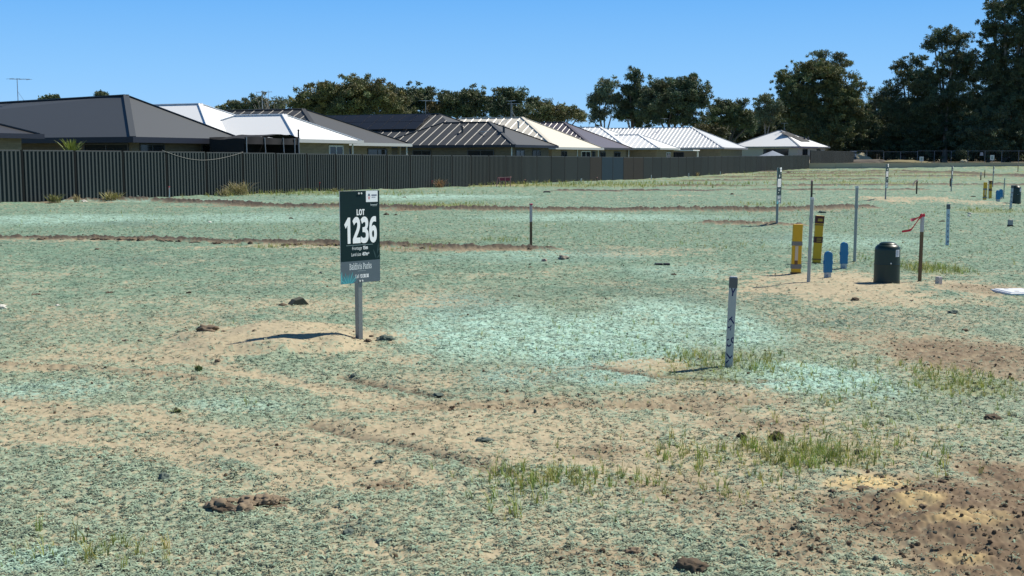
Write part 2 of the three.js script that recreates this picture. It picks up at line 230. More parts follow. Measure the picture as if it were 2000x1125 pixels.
// seedling grass in sparse patches
{
  const r = rng(31), tufts = [];
  for (let v = 0; v < 4; v++) {
    const P = [], I = []; const nb = 4 + v * 2;
    for (let k = 0; k < nb; k++) {
      const a = r() * 6.28, H = .55 + .6 * r(), lean = .15 + .65 * r(), w = .016 + .014 * r(), bx0 = (r() - .5) * .3, bz0 = (r() - .5) * .3, n = 4, o = P.length / 3, wa = a + 1.57 + (r() - .5);
      for (let i = 0; i <= n; i++) { const t = i / n, ww = w * (1 - t * t) + .002, d = lean * H * t * t, x = bx0 + Math.cos(a) * d, z = bz0 + Math.sin(a) * d, y = H * (t - .25 * lean * t * t * t); P.push(x - Math.cos(wa) * ww, y, z - Math.sin(wa) * ww, x + Math.cos(wa) * ww, y, z + Math.sin(wa) * ww); if (i < n) { const b = o + 2 * i; I.push(b, b + 1, b + 2, b + 1, b + 3, b + 2); } }
    }
    const g = new THREE.BufferGeometry(); g.setAttribute('position', new THREE.Float32BufferAttribute(P, 3)); g.setIndex(I); g.computeVertexNormals(); tufts.push(g);
  }
  const m = new THREE.MeshPhysicalMaterial({ color: 0xffffff, roughness: .8, side: THREE.DoubleSide, transmission: .45, thickness: 0 });
  // px, py, rx, ry, number, blade height
  const beds = [[1600, 800, 340, 90, 300, .055], [1150, 930, 300, 60, 200, .06], [1250, 680, 280, 60, 260, .055], [1750, 790, 200, 60, 160, .055], [1365, 705, 60, 14, 130, .085], [1470, 715, 70, 14, 130, .08], [1400, 712, 160, 26, 90, .07], [1600, 735, 210, 40, 190, .075], [1880, 745, 100, 26, 300, .075], [1820, 725, 60, 18, 60, .08], [1200, 650, 190, 50, 90, .065], [1060, 690, 150, 40, 50, .06], [1560, 885, 190, 36, 330, .085], [1350, 890, 90, 26, 90, .085], [1700, 870, 150, 60, 120, .08], [1590, 900, 80, 20, 130, .09], [1050, 935, 90, 22, 80, .09], [1160, 940, 120, 24, 90, .09], [1000, 985, 60, 34, 34, .11], [1460, 950, 100, 40, 60, .075], [160, 1075, 150, 40, 60, .085], [240, 1095, 90, 24, 30, .075], [1820, 526, 60, 9, 260, .11], [1740, 520, 30, 8, 40, .1], [1690, 512, 60, 10, 40, .09], [1450, 480, 140, 12, 90, .08], [1230, 470, 160, 14, 70, .08], [985, 468, 50, 4, 80, .09], [700, 486, 200, 5, 120, .09], [520, 484, 70, 3, 60, .09], [560, 450, 120, 12, 70, .09], [480, 790, 40, 6, 14, .06], [430, 635, 60, 6, 24, .05], [850, 402, 130, 5, 420, .13], [690, 402, 60, 5, 160, .13], [1100, 361, 420, 4.5, 1300, .28], [1700, 356, 120, 4.5, 300, .2], [1500, 400, 70, 4, 90, .14], [1930, 411, 70, 5, 120, .12], [450, 379, 420, 4, 900, .22], [1500, 340, 260, 6, 700, .25], [1620, 620, 300, 40, 60, .05], [1930, 620, 80, 40, 30, .05], [1780, 480, 220, 30, 160, .07], [300, 430, 320, 24, 260, .08], [1150, 440, 300, 22, 260, .08], [1700, 420, 300, 20, 260, .09], [500, 560, 480, 60, 90, .04]];
  const lists = tufts.map(() => []);
  for (const [px, py, rx, ry, num, H] of beds) { const zq = zone(px, py, rx, ry); for (let k = 0; k < num * (py > 600 ? .7 : 1); k++) { const a = r() * 6.28, d = Math.pow(r(), .55) * (.7 + .8 * r()), x = zq.x + Math.cos(a) * d * zq.rx, z = zq.z + Math.sin(a) * d * zq.rz; if (z > -3) continue; lists[Math.floor(r() * r() * 4)].push([x, z, H * (.3 + .85 * r()), r()]); } }
  const mx = new THREE.Matrix4(), q = new THREE.Quaternion(), e = new THREE.Euler(), c = new THREE.Color(), out = { c: [0, 0, 0] };
  lists.forEach((L, v) => {
    const im = new THREE.InstancedMesh(tufts[v], m, L.length);
    L.forEach(([x, z, H, k], i) => { surface(x, z, out); e.set(0, k * 40, 0); q.setFromEuler(e); mx.compose(V(x, out.h - .004, z), q, V(H, H, H)); im.setMatrixAt(i, mx); const d = .7 + .7 * r(), dry = r(); c.setRGB(mix(.20, .42, dry * dry) * d, mix(.29, .37, dry * dry) * d, mix(.05, .10, dry * dry) * d); im.setColorAt(i, c); });
    im.name = numbered('grass_seedlings'); im.userData = { kind: 'stuff', label: ['thin sparse grass seedlings sprouting through the mulch', 'small green grass seedlings in loose patches', 'bushier olive grass seedlings on bare sand', 'thick little grass tufts around the stakes and fence'][v], category: 'grass' }; shade(im); scene.add(im);
  });
}
console.log('grass done');

// ---------------------------------------------------------------- the long metal fence
const U = V(.4246, 0, -.9054), VB = V(-.9054, 0, -.4246), F0 = V(-16.6, 0, -41.07), TURN = Math.acos(.4246);
const fp = (s, d) => V(F0.x + U.x * s + VB.x * d, 0, F0.z + U.z * s + VB.z * d);
const PW = 2.38;
function panelGeo(h) { // ribbed sheet: trapezoid waves, closed thickness
  const n = 13, w = PW - .05, p = w / n, a = [], t = .006, dep = .055;
  for (let i = 0; i < n; i++) { const x = -w / 2 + i * p; a.push([x, 0], [x + p * .42, 0], [x + p * .50, dep], [x + p * .90, dep]); } a.push([w / 2, 0]);
  const s = new THREE.Shape(); a.forEach(([x, y], i) => i ? s.lineTo(x, y) : s.moveTo(x, y)); for (let i = a.length - 1; i >= 0; i--) s.lineTo(a[i][0], a[i][1] - t); s.closePath();
  const g = new THREE.ExtrudeGeometry(s, { depth: h, bevelEnabled: false, steps: 1 }); g.rotateX(-Math.PI / 2); return g.scale(1, 1, -1), fixFlip(g);
}
function fixFlip(g) { const ng = g.index ? g.toNonIndexed() : g, P = ng.attributes.position; for (let i = 0; i < P.count; i += 3) { const x = P.getX(i), y = P.getY(i), z = P.getZ(i); P.setXYZ(i, P.getX(i + 1), P.getY(i + 1), P.getZ(i + 1)); P.setXYZ(i + 1, x, y, z); } ng.deleteAttribute('uv'); ng.computeVertexNormals(); return ng; }
const fenceMats = [mat(.032, .045, .046, .8), mat(.029, .041, .042, .8), mat(.036, .049, .050, .8)], blueMat = mat(.022, .055, .082, .8), brownMat = mat(.052, .048, .042, .8), postMat = new THREE.MeshPhysicalMaterial({ color: new THREE.Color().setRGB(.008, .010, .011), roughness: .9, specularIntensity: .2 }), railMat = mat(.035, .043, .045, .5);
{
  const pg = panelGeo(1.74), postG = rbx(.10, 1.80, .09, .006, 0, .90, 0), railG = rbx(PW - .054, .05, .06, .006, 0, 1.775, .012), botG = bx(PW - .054, .05, .05, 0, .045, .012);
  const f = thing('metal_fence', 'long dark grey ribbed metal fence running along the backs of the houses', 'fence', [F0.x, 0, F0.z], TURN), r = rng(9);
  const f2 = thing('metal_fence', 'short dark metal fence standing higher, on the level above the low wall', 'fence', [fp(131.8, 0).x, 0, fp(131.8, 0).z], TURN);
  const build = (parent, k0, k1, off, hy) => {
    for (let k = k0; k < k1; k++) {
      const a = fp(off + k * PW, 0), c = fp(off + (k + .5) * PW, 0), y = hy(c), m = k === 23 || k === 24 ? blueMat : k === 25 || k === 26 || k === 22 ? brownMat : fenceMats[Math.floor(r() * 3)];
      part('post', postG, postMat, parent, [k * PW, hy(a), .018]);
      part('panel', pg, m, parent, [(k + .5) * PW, y + .03, 0]);
      part('top_rail', railG, railMat, parent, [(k + .5) * PW, y, 0]);
      part('bottom_rail', botG, postMat, parent, [(k + .5) * PW, y, 0]);
    }
    part('post', postG, postMat, parent, [k1 * PW, hy(fp(off + k1 * PW, 0)), .018]);
  };
  build(f, -2, 55, 0, c => broad(c.x, c.z) - .02);
  build(f2, 0, 14, 131.8, c => .72 + .02 * Math.sin(c.z));
}
// hanging cord over the fence
{
  const a = fp(7.0, 0), b = fp(11.95, 0), pts = []; const nx = -VB.x * .07, nz = -VB.z * .07;
  for (let i = 0; i <= 14; i++) { const t = i / 14, q = a.clone().lerp(b, t); pts.push(V(q.x + nx, broad(q.x, q.z) + 1.80 - .33 * 4 * t * (1 - t) * (1 + .1 * Math.sin(t * 5)), q.z + nz)); }
  pts.unshift(pts[0].clone().add(V(VB.x * .09, .03, VB.z * .09))); pts.push(pts[pts.length - 1].clone().add(V(VB.x * .09, .03, VB.z * .09)));
  const o = pts[0].clone(); single('cord', new THREE.TubeGeometry(new THREE.CatmullRomCurve3(pts.map(p => p.clone().sub(o))), 40, .007, 6), mat(.30, .30, .28, .7), 'white cord sagging over the top of the dark fence', 'cord', [o.x, o.y, o.z]);
}

// ---------------------------------------------------------------- houses behind the fence (local x runs along the fence, -z away from it)
const M = {
  slate: mat(.064, .072, .080, .55), slate2: mat(.060, .062, .062, .52), char: mat(.045, .047, .052, .45), white: mat(.82, .83, .82, .45), cream: mat(.70, .65, .54, .45), mauve: mat(.12, .105, .12, .4), pale: mat(.60, .62, .63, .42),
  navy: mat(.012, .016, .03, .5), gutterPale: mat(.42, .44, .43, .5), brick: mat(.34, .26, .17, .9), brick2: mat(.34, .27, .18, .9), brick3: mat(.20, .165, .12, .9), render: mat(.55, .52, .45, .9), glass: new THREE.MeshStandardMaterial({ color: new THREE.Color().setRGB(.02, .025, .03), roughness: .08 }), frame: mat(.06, .06, .065, .5), frameW: mat(.7, .7, .68, .5), solar: mat(.008, .009, .012, .45), solarFrame: mat(.05, .05, .055, .35, { metalness: .6 }), metal: mat(.4, .41, .42, .4, { metalness: .8 }), pipe: mat(.7, .7, .68, .5), soffit: mat(.55, .53, .48, .9), steel: mat(.32, .33, .34, .45, { metalness: .5 }),
};
{ // brick courses as fine grain on the far walls
  const r = rng(3), W = 128, d = new Uint8Array(W * W * 4);
  for (let y = 0; y < W; y++) for (let x = 0; x < W; x++) { const row = Math.floor(y / 8), col = Math.floor((x + (row % 2) * 10) / 21.3); const n = ((PERM[(row * 7 + col * 13) & 255] / 255) - .5) * 40, j = y % 8 === 0 ? -22 : 0, v = 225 + n * .6 + j + (r() - .5) * 16, o = (y * W + x) * 4; d[o] = clamp(v, 0, 255); d[o + 1] = clamp(v - 3, 0, 255); d[o + 2] = clamp(v - 8, 0, 255); d[o + 3] = 255; }
  const t = new THREE.DataTexture(d, W, W); t.colorSpace = THREE.SRGBColorSpace; t.wrapS = t.wrapT = THREE.RepeatWrapping; t.magFilter = t.minFilter = THREE.LinearFilter; t.repeat.set(.7, .7); t.needsUpdate = true;
  for (const k of ['brick', 'brick2', 'brick3']) M[k].map = t;
}
function wallGeo(w, h, d, x, y, z) { const g = bx(w, h, d, x, y, z), P = g.attributes.position, N = g.attributes.normal, uv = g.attributes.uv; for (let i = 0; i < P.count; i++) uv.setXY(i, Math.abs(N.getX(i)) > .5 ? P.getZ(i) : P.getX(i), P.getY(i)); return g; }
function poly(P) { const g = new THREE.BufferGeometry(), a = []; for (let i = 1; i + 1 < P.length; i++) a.push(...P[0].toArray(), ...P[i].toArray(), ...P[i + 1].toArray()); g.setAttribute('position', new THREE.Float32BufferAttribute(a, 3)); g.computeVertexNormals(); return g; }
function antenna(parent, x, y, z, h, turn = 0, n = 7) {
  const g = [taper(V(x, y - .25, z), V(x, y + h, z), .022, .018, 6)], c = Math.cos(turn), s = Math.sin(turn), L = .65;
  g.push(bar(V(x - c * L * .6, y + h - .06, z - s * L * .6), V(x + c * L, y + h - .02, z + s * L), .03));
  for (let i = 0; i < n; i++) { const t = -.55 + 1.5 * i / (n - 1), w = .42 - .035 * i, px = x + c * L * t, pz = z + s * L * t; g.push(bar(V(px + s * w, y + h - .04, pz - c * w), V(px - s * w, y + h - .04, pz + c * w), .014)); }
  g.push(bar(V(x, y + h * .5, z), V(x + .45, y - .2, z + .3), .012)); return part('television_antenna', g, M.metal, parent);
}
// blocks: s0,s1 along the fence, d0,d1 away from it, eave height, ridge rise; ribs: spacing on the face turned to the open lot
function house(name, label, at, turn, blocks, o) {
  const h = thing('house', label, 'house', at, turn, 'houses behind the long metal fence');
  blocks.forEach((b, bi) => {
    const { s0, s1, d0, d1, e } = b, w = s1 - s0, L = d1 - d0, half = Math.min(w, L) / 2, rise = b.rise, alongD = L >= w;
    const A = V(s0, e, -d0), B = V(s1, e, -d0), C = V(s1, e, -d1), D = V(s0, e, -d1);
    const R0 = alongD ? V((s0 + s1) / 2, e + rise, -d0 - half) : V(s0 + half, e + rise, -(d0 + d1) / 2), R1 = alongD ? V((s0 + s1) / 2, e + rise, -d1 + half) : V(s1 - half, e + rise, -(d0 + d1) / 2);
    if (b.dip) { R1.y -= b.dip; }
    const rm = b.roof || o.roof;
    const faces = alongD ? [[A, B, R0], [B, C, R1, R0], [C, D, R1], [D, A, R0, R1]] : [[A, B, R1, R0], [B, C, R1], [C, D, R0, R1], [D, A, R0]];
    const roof = part('roof', [...faces.map(poly), poly([D.clone(), C.clone(), B.clone(), A.clone()].map(p => p.add(V(0, -.02, 0))))], rm, h);
    // ridge and hip capping
    const cap = b.cap || o.cap || rm, lift = V(0, .02, 0), capBar = (p, q, ww) => part('ridge_cap', bar(p.clone().add(lift), q.clone().add(lift), ww, .05), cap, roof);
    capBar(R0, R1, .26); const hips = alongD ? [[A, R0], [B, R0], [C, R1], [D, R1]] : [[A, R0], [D, R0], [B, R1], [C, R1]]; hips.forEach(([p, q], i) => { if (i !== b.noHip) capBar(p, q, .26); });
    // gutters
    const gm = b.gutter || o.gutter, gh = o.gh ?? .19, gt = .11;
    part('gutter', bx(w + 2 * gt, gh, gt, (s0 + s1) / 2, e - gh / 2 + .015, -d0 + gt / 2 + .002), gm, h);
    part('gutter', bx(w + 2 * gt, gh, gt, (s0 + s1) / 2, e - gh / 2 + .015, -d1 - gt / 2 - .002), gm, h);
    part('gutter', bx(gt, gh, L - .002, s0 - gt / 2 - .002, e - gh / 2 + .015, -(d0 + d1) / 2), gm, h);
    part('gutter', bx(gt, gh, L - .002, s1 + gt / 2 + .002, e - gh / 2 + .015, -(d0 + d1) / 2), gm, h);
    // raised sheet ribs on the slope that faces the open lot's near end
    const ribs = b.ribs ?? o.ribs, rq0 = b.rq0 ?? d0 + .35, rq1 = b.rq1 ?? d1 - .2;
    if (ribs) {
      const run = w / 2, dlen = alongD ? L : L;
      for (let q = rq0; q < rq1; q += ribs) {
        let t = 1; if (alongD) { t = Math.min(1, (q - d0) / half, (d1 - q) / half); } else t = Math.min((q - d0), (d1 - q)) / (L / 2);
        if (t < .08) continue; const xr = alongD ? (s0 + s1) / 2 : s0 + half, p0 = V(s0, e, -q), p1 = V(mix(s0, xr, t), e + rise * t, -q);
        const n = V(-rise, (xr - s0), 0).normalize(), wd = (b.ribW ?? o.ribW ?? .036), hgt = wd * .95, P = [p0.clone().add(V(0, 0, wd)), p0.clone().add(n.clone().multiplyScalar(hgt)), p0.clone().add(V(0, 0, -wd)), p1.clone().add(V(0, 0, wd)), p1.clone().add(n.clone().multiplyScalar(hgt)), p1.clone().add(V(0, 0, -wd))];
        part('rib', [poly([P[0], P[3], P[4], P[1]]), poly([P[1], P[4], P[5], P[2]]), poly([P[0], P[1], P[2]])], o.ribMat || rm, roof);
      }
    }
    // walls
    const wm = b.wall || o.wall, ins = b.ins ?? .5, base = b.base ?? -.35;
    part('wall', wallGeo(w - 2 * ins, e - base - .05, L - 2 * ins, (s0 + s1) / 2, (e + base) / 2 - .025, -(d0 + d1) / 2), wm, h);
    // windows: face 'a' towards the fence, 'b' towards the near end
    for (const [face, c, ww, y0, y1, pale] of b.win || []) {
      const m = pale ? M.frameW : M.frame, hh = y1 - y0, cy = (y0 + y1) / 2;
      if (face === 'a') { const z = -d0 - ins + .02; const f = part('window', [bx(ww, .07, .08, c, y1, z), bx(ww, .07, .08, c, y0, z), bx(.06, hh - .07, .08, c - ww / 2 + .03, cy, z), bx(.06, hh - .07, .08, c + ww / 2 - .03, cy, z), bx(.05, hh - .07, .07, c, cy, z)], m, h); part('pane', bx(ww - .1, hh - .06, .03, c, cy, z), M.glass, f); }
      else { const x = s0 + ins - .02; const f = part('window', [bx(.08, .07, ww, x, y1, -c), bx(.08, .07, ww, x, y0, -c), bx(.08, hh - .07, .06, x, cy, -c - ww / 2 + .03), bx(.08, hh - .07, .06, x, cy, -c + ww / 2 - .03), bx(.07, hh - .07, .05, x, cy, -c)], m, h); part('pane', bx(.03, hh - .06, ww - .1, x, cy, -c), M.glass, f); }
    }
    for (const [px, pz] of b.pipes || []) part('downpipe', taper(V(px, base, -pz), V(px, e - .1, -pz), .045, .045, 8), M.pipe, h);
  });
  return h;
}
const HO = p => [p.x, 0, p.z];
const hAt = (s, d) => HO(fp(s, d));
// each house's own origin is its near corner on the fence side
function sd(s, d, list) { return list.map(b => ({ ...b, s0: b.s0 - s, s1: b.s1 - s, d0: b.d0 - d, d1: b.d1 - d, win: (b.win || []).map(q => [q[0], q[0] === 'a' ? q[1] - s : q[1] - d, ...q.slice(2)]), pipes: (b.pipes || []).map(([x, z]) => [x - s, z - d]) })); }
const h0 = house('house', 'dark hipped roof house just showing past the end of the big slate roofed house', hAt(-8, 5), TURN, sd(-8, 5, [{ s0: -8, s1: 5.67, d0: 5, d1: 19, e: 2.47, rise: 2.5, win: [['a', 3, 1.6, 1.0, 2.1]] }]), { roof: M.char, gutter: M.navy, wall: M.brick2 });
const h1 = house('house', 'house with a large smooth slate grey hipped roof and dark gutters', hAt(10.87, 5), TURN, sd(10.87, 5, [{ s0: 10.87, s1: 18.6, d0: 5, d1: 34, e: 2.44, rise: 2.06, dip: .5, win: [['a', 12.6, 1.6, 1.3, 2.15], ['a', 16.9, 1.8, .9, 2.15], ['b', 7.0, 2.6, 1.2, 2.15]], pipes: [[18.4, 5.45]] }]), { roof: M.slate, gutter: M.navy, wall: M.brick3, cap: M.slate, gh: .25 });
antenna(h1, 3.87, 4.2, -10.9, 1.3, .3, 4);
const h2 = house('house', 'house with a bright white hipped roof and a lower white wing', hAt(23.2, 5), TURN, sd(23.2, 5, [{ s0: 23.2, s1: 29.4, d0: 5, d1: 14.5, e: 2.52, rise: 1.43, win: [['a', 27.5, 1.4, 1.2, 2.2, 1]], pipes: [[29.1, 5.4]] }, { s0: 21.9, s1: 31.4, d0: 9.5, d1: 28, e: 2.54, rise: 2.13, win: [] }]), { roof: M.white, gutter: M.gutterPale, wall: M.brick2, cap: M.white });
const h3 = house('house', 'grey ribbed hipped roof house behind the white roofed wing, with a pale corner post', hAt(30.2, 8), TURN, sd(30.2, 8, [{ s0: 30.2, s1: 40.2, d0: 8, d1: 26, e: 2.46, rise: 2.2, ins: .9, win: [['a', 37.5, 2.4, .6, 2.1], ['a', 33.5, 1.6, 1.0, 2.1]], pipes: [[40.0, 8.15]] }]), { roof: M.slate2, gutter: M.gutterPale, wall: M.brick2, ribs: .76 });
part('veranda_post', rbx(.18, 2.7, .18, .01, 9.0, 1.05, -.25), M.brick2, h3);
antenna(h3, 5, 4.6, -8.2, 1.25, 1.0);
const h4 = house('house', 'dark ribbed roof house with rows of solar panels and two roof vents', hAt(50.2, 5), TURN, sd(50.2, 5, [{ s0: 50.2, s1: 58.1, d0: 5, d1: 17, e: 2.48, rise: 1.8, rq0: .35, rq1: 7.5, win: [['a', 52.2, 1.5, 1.1, 2.1], ['a', 55.2, 1.5, 1.1, 2.1], ['b', 8, 2.2, 1.1, 2.1], ['b', 13, 1.6, 1.1, 2.1]], pipes: [[50.55, 5.4]] }, { s0: 50.18, s1: 61.4, d0: 8.6, d1: 31, e: 2.47, rise: 2.56, noHip: 0, rq0: 7.95, win: [['b', 20, 2.4, 1.1, 2.1]] }]), { roof: M.slate2, gutter: M.navy, wall: M.brick3, ribs: .76, cap: M.slate });
{ // solar panels on the near slope, roof vents
  const n = V(-2.56, 5.61, 0).normalize(), up = V(5.61, 2.56, 0).normalize(), base = V(-.02, 2.47, 0);
  for (let row = 0; row < 2; row++) for (let k = 0; k < 9; k++) {
    const d = 10.2 + k * 1.12 - (row ? -.1 : 0), c = base.clone().addScaledVector(up, 3.55 + row * 1.50).addScaledVector(n, .14); c.z = -d;
    const mk = (a, t, b) => { const g = new THREE.BoxGeometry(a, t, b); g.applyMatrix4(new THREE.Matrix4().makeBasis(up, n, V(0, 0, 1)).setPosition(c)); return g; };
    const p = part('solar_panel', mk(1.46, .04, 1.08), M.solarFrame, h4); part('cell_sheet', mk(1.42, .046, 1.04), M.solar, p);
  }
  for (const d of [5.4, 1.9]) { const c = base.clone().addScaledVector(up, 2.4); c.z = -d; const g = part('roof_vent', [taper(c.clone().add(V(0, -.1, 0)), c.clone().add(V(0, .42, 0)), .09, .09, 10), taper(c.clone().add(V(0, .40, 0)), c.clone().add(V(0, .50, 0)), .19, .12, 10)], M.char, h4); }
}
antenna(h4, 5.6, 4.95, -10.5, 1.2, .2); antenna(h4, 1.9, 3.2, -3.5, .35, 2, 2);
const h5 = house('house', 'cream hipped roof house with faint ribs and one vent pipe', hAt(62.4, 7), TURN, sd(62.4, 7, [{ s0: 62.4, s1: 73.4, d0: 7, d1: 24, e: 2.42, rise: 2.68, win: [['a', 65.5, 1.2, 1.1, 2.1], ['a', 70.5, 2.2, .6, 2.1, 1], ['a', 72.4, .8, 1.2, 2.1]], pipes: [[73.1, 7.3], [68.4, 7.45]] }]), { roof: M.cream, gutter: M.gutterPale, wall: M.brick, ribs: .76, ribW: .05, cap: M.cream });
part('roof_vent', [taper(V(3.4, 3.9, -4.9), V(3.4, 4.65, -4.9), .09, .09, 10), taper(V(3.4, 4.62, -4.9), V(3.4, 4.72, -4.9), .2, .14, 10)], M.gutterPale, h5);
antenna(h5, 5.5, 5.05, -6.6, 1.55, 2.2); antenna(h5, 5.5, 5.05, -6.5, 1.3, 1.0, 4);
const h6 = house('house', 'dark roof house with a mauve tinted ribbed slope beside the cream roof', hAt(76.5, 9), TURN, sd(76.5, 9, [{ s0: 76.5, s1: 87.1, d0: 9, d1: 24, e: 2.5, rise: 2.56, win: [['a', 80, 1.4, 1.1, 2.1], ['a', 84, 1.8, .8, 2.1]], pipes: [[86.9, 9.3]] }]), { roof: M.mauve, gutter: M.char, wall: M.brick2, ribs: .62 });
const h7 = house('house', 'white hipped roof house with a low front wing and cream walls', hAt(95.9, 9), TURN, sd(95.9, 9, [{ s0: 95.9, s1: 103, d0: 9, d1: 19, e: 2.6, rise: 1.52, win: [['a', 100.6, 1.5, 1.0, 2.1, 1]] }, { s0: 95.0, s1: 105.8, d0: 12.2, d1: 26, e: 2.6, rise: 2.45 }]), { roof: M.white, gutter: M.gutterPale, wall: M.brick, ribs: .62, ribW: .045 });
part('porch_roof', [bx(2.6, .12, 2.4, 7.9, 2.38, .6)], M.white, h7); part('porch_post', rbx(.14, 2.7, .14, .01, 9.05, 1.0, 1.6), M.pipe, h7);
antenna(h7, 3, 4.6, -9.4, 1.2, .5);
const h8 = house('house', 'house with a broad pale roof crossed by strong ribs, behind the long fence', hAt(110.9, 6), TURN, sd(110.9, 6, [{ s0: 110.9, s1: 122, d0: 6, d1: 29, e: 2.74, rise: 2.56, win: [['b', 12, 2, 1.2, 2.2]] }]), { roof: M.pale, gutter: M.steel, wall: M.brick2, ribs: .5, ribW: .075 });
antenna(h8, 5.2, 5.2, -9, 1.25, .2); antenna(h8, 5.6, 5.2, -14, 1.2, .2);
const T9 = Math.acos(.6), c9 = V(.2367 * 178, 0, -178);
const h9 = house('house', 'small white hipped roof house with a patch of solar panels, next to the tall trees', HO(c9), T9, [{ s0: 0, s1: 11, d0: 0, d1: 11.4, e: 3.2, rise: 2.5, base: .4, win: [['a', 3, 1.8, 1.6, 2.8], ['a', 8, 1.4, 1.8, 2.8], ['b', 4, 4, 1.2, 2.8]] }], { roof: M.white, gutter: M.steel, wall: M.render, ribs: 0, cap: M.steel });
{ const n = V(0, 5.6, 2.5).normalize(), up = V(0, 2.5, -5.6).normalize(); for (let i = 0; i < 3; i++) for (let j = 0; j < 2; j++) { const c = V(3.6 + i * 1.1 + (j ? 0 : 1.0), 3.2, 0).addScaledVector(up, 2.6 + j * 1.75).addScaledVector(n, .1), g = new THREE.BoxGeometry(1.05, .04, 1.68); g.applyMatrix4(new THREE.Matrix4().makeBasis(V(1, 0, 0), n, V(0, 0, 1).cross(V(1, 0, 0)).lengthSq() ? V(1, 0, 0).cross(n) : V(0, 0, 1)).setPosition(c)); part('solar_panel', g, M.solar, h9); } }
for (const x of [6.9, 8.3]) part('roof_vent', taper(V(x, 4, -2.3), V(x, 4.75, -2.3), .13, .13, 8), M.char, h9);
antenna(h9, 5.5, 5.5, -5, 1.3, .3);
part('sail_shade', [bx(9, .12, .12, -3.2, 3.02, 2.2)], mat(.02, .03, .10, .7), h9);
const h10 = house('house', 'distant tiled roof peeping out between the trees and the last white roof', HO(V(36.5, 0, -215)), T9, [{ s0: 0, s1: 9, d0: 0, d1: 9, e: 3.4, rise: 3.2, base: 0 }], { roof: mat(.14, .11, .09, .8), gutter: M.char, wall: M.brick, ribs: 0 });
// blue patio umbrella canopies and sails seen over the fence top
{ const p = fp(124, 3.2), t = thing('patio_canopy', 'pale blue grey canopy peak showing over the fence beside the ribbed roof', 'canopy', HO(p), TURN); part('canopy', (() => { const g = new THREE.ConeGeometry(4.2, .95, 8, 1); g.scale(1, 1, .55); g.translate(0, 1.98, 0); return g; })(), mat(.17, .21, .27, .8), t); for (const x of [-2.6, 2.6]) part('post', taper(V(x, -.3, 0), V(x, 1.6, 0), .05, .05, 8), M.metal, t); }
// dark shade cloth gazebo behind the fence
{
  const t = thing('gazebo', 'black shade cloth gazebo on bent poles in front of the white roof', 'gazebo', HO(fp(15.5, 2.6)), TURN), cloth = mat(.010, .011, .014, .9, { side: THREE.DoubleSide });
  const W = 4.3, D = 2.0, nx = 18, nz = 8, P = [], I = [], r = rng(4);
  for (let j = 0; j <= nz; j++) for (let i = 0; i <= nx; i++) { const a = i / nx, b = j / nz; P.push(a * W, 2.42 + .35 * a * (1 - .55 * sm(.8, 1, a)) - .10 * Math.sin(a * 9) * .5 + .05 * noise(a * 5, b * 4) - .12 * b * (1 - b), -b * D); if (i < nx && j < nz) { const o = j * (nx + 1) + i; I.push(o, o + 1, o + nx + 1, o + 1, o + nx + 2, o + nx + 1); } }
  const g = new THREE.BufferGeometry(); g.setAttribute('position', new THREE.Float32BufferAttribute(P, 3)); g.setIndex(I); g.computeVertexNormals(); part('canopy', g, cloth, t);
  const drop = (x0, x1, z0, z1, top, bot) => { const P = [], I = [], n = 16; for (let i = 0; i <= n; i++) { const a = i / n, x = mix(x0, x1, a), z = mix(z0, z1, a), w = .03 * Math.sin(a * 20); P.push(x, top + .1 * Math.sin(a * 7) * .3, z + w, x, bot, z - w); if (i < n) I.push(2 * i, 2 * i + 1, 2 * i + 2, 2 * i + 1, 2 * i + 3, 2 * i + 2); } const g = new THREE.BufferGeometry(); g.setAttribute('position', new THREE.Float32BufferAttribute(P, 3)); g.setIndex(I); g.computeVertexNormals(); return g; };
  part('side_curtain', drop(0, W, -D, -D, 2.5, .2), cloth, t); part('side_curtain', drop(W, W, 0, -D, 2.55, .2), cloth, t); part('valance', drop(0, W, .02, .02, 2.5, 2.18), cloth, t); part('side_curtain', drop(0, 0, 0, -D, 2.42, .4), cloth, t);
  for (const [x, l] of [[.1, 0], [1.6, .12], [3.05, .10], [3.9, 0], [4.25, .02]]) part('pole', tube([V(x - l, 2.5, .06), V(x - l * .4, 1.6, .06), V(x + l, .0, .06)], .026, 8, 7), M.steel, t);
}
{ // tall pole at the gazebo's side
  const p = fp(20.1, 2.8), t = thing('clothes_pole', 'dark upright pole beside the black gazebo', 'pole', HO(p)); part('pole', taper(V(0, -.2, 0), V(0, 2.9, 0), .05, .04, 8), M.char, t); part('cap', new THREE.SphereGeometry(.055, 8, 6).translate(0, 2.9, 0), M.char, t);
}
// yellow green palm showing over the fence
function blades(n, seed, h, spread, w, mm, y0 = 0, droop = .5) {
  const r = rng(seed), P = [], I = [];
  for (let k = 0; k < n; k++) { const a = r() * 6.28, H = h * (.6 + .5 * r()), l = spread * (.2 + .8 * r()), ww = w * (.6 + .7 * r()), o = P.length / 3, m = 5, wa = a + 1.57, x0 = (r() - .5) * mm, z0 = (r() - .5) * mm; for (let i = 0; i <= m; i++) { const t = i / m, q = ww * Math.sin(Math.PI * (.12 + .86 * t)), x = x0 + Math.cos(a) * l * t * (1 + .3 * t), z = z0 + Math.sin(a) * l * t * (1 + .3 * t), y = y0 + H * (t * (1 + droop) - droop * t * t * t); P.push(x - Math.cos(wa) * q, y, z - Math.sin(wa) * q, x + Math.cos(wa) * q, y, z + Math.sin(wa) * q); if (i < m) { const b = o + 2 * i; I.push(b, b + 1, b + 2, b + 1, b + 3, b + 2); } } }
  const g = new THREE.BufferGeometry(); g.setAttribute('position', new THREE.Float32BufferAttribute(P, 3)); g.setIndex(I); g.computeVertexNormals(); return g;
}
const leafy = (r, g, b) => new THREE.MeshPhysicalMaterial({ color: new THREE.Color().setRGB(r, g, b), roughness: .8, side: THREE.DoubleSide, transmission: .3, thickness: 0 });
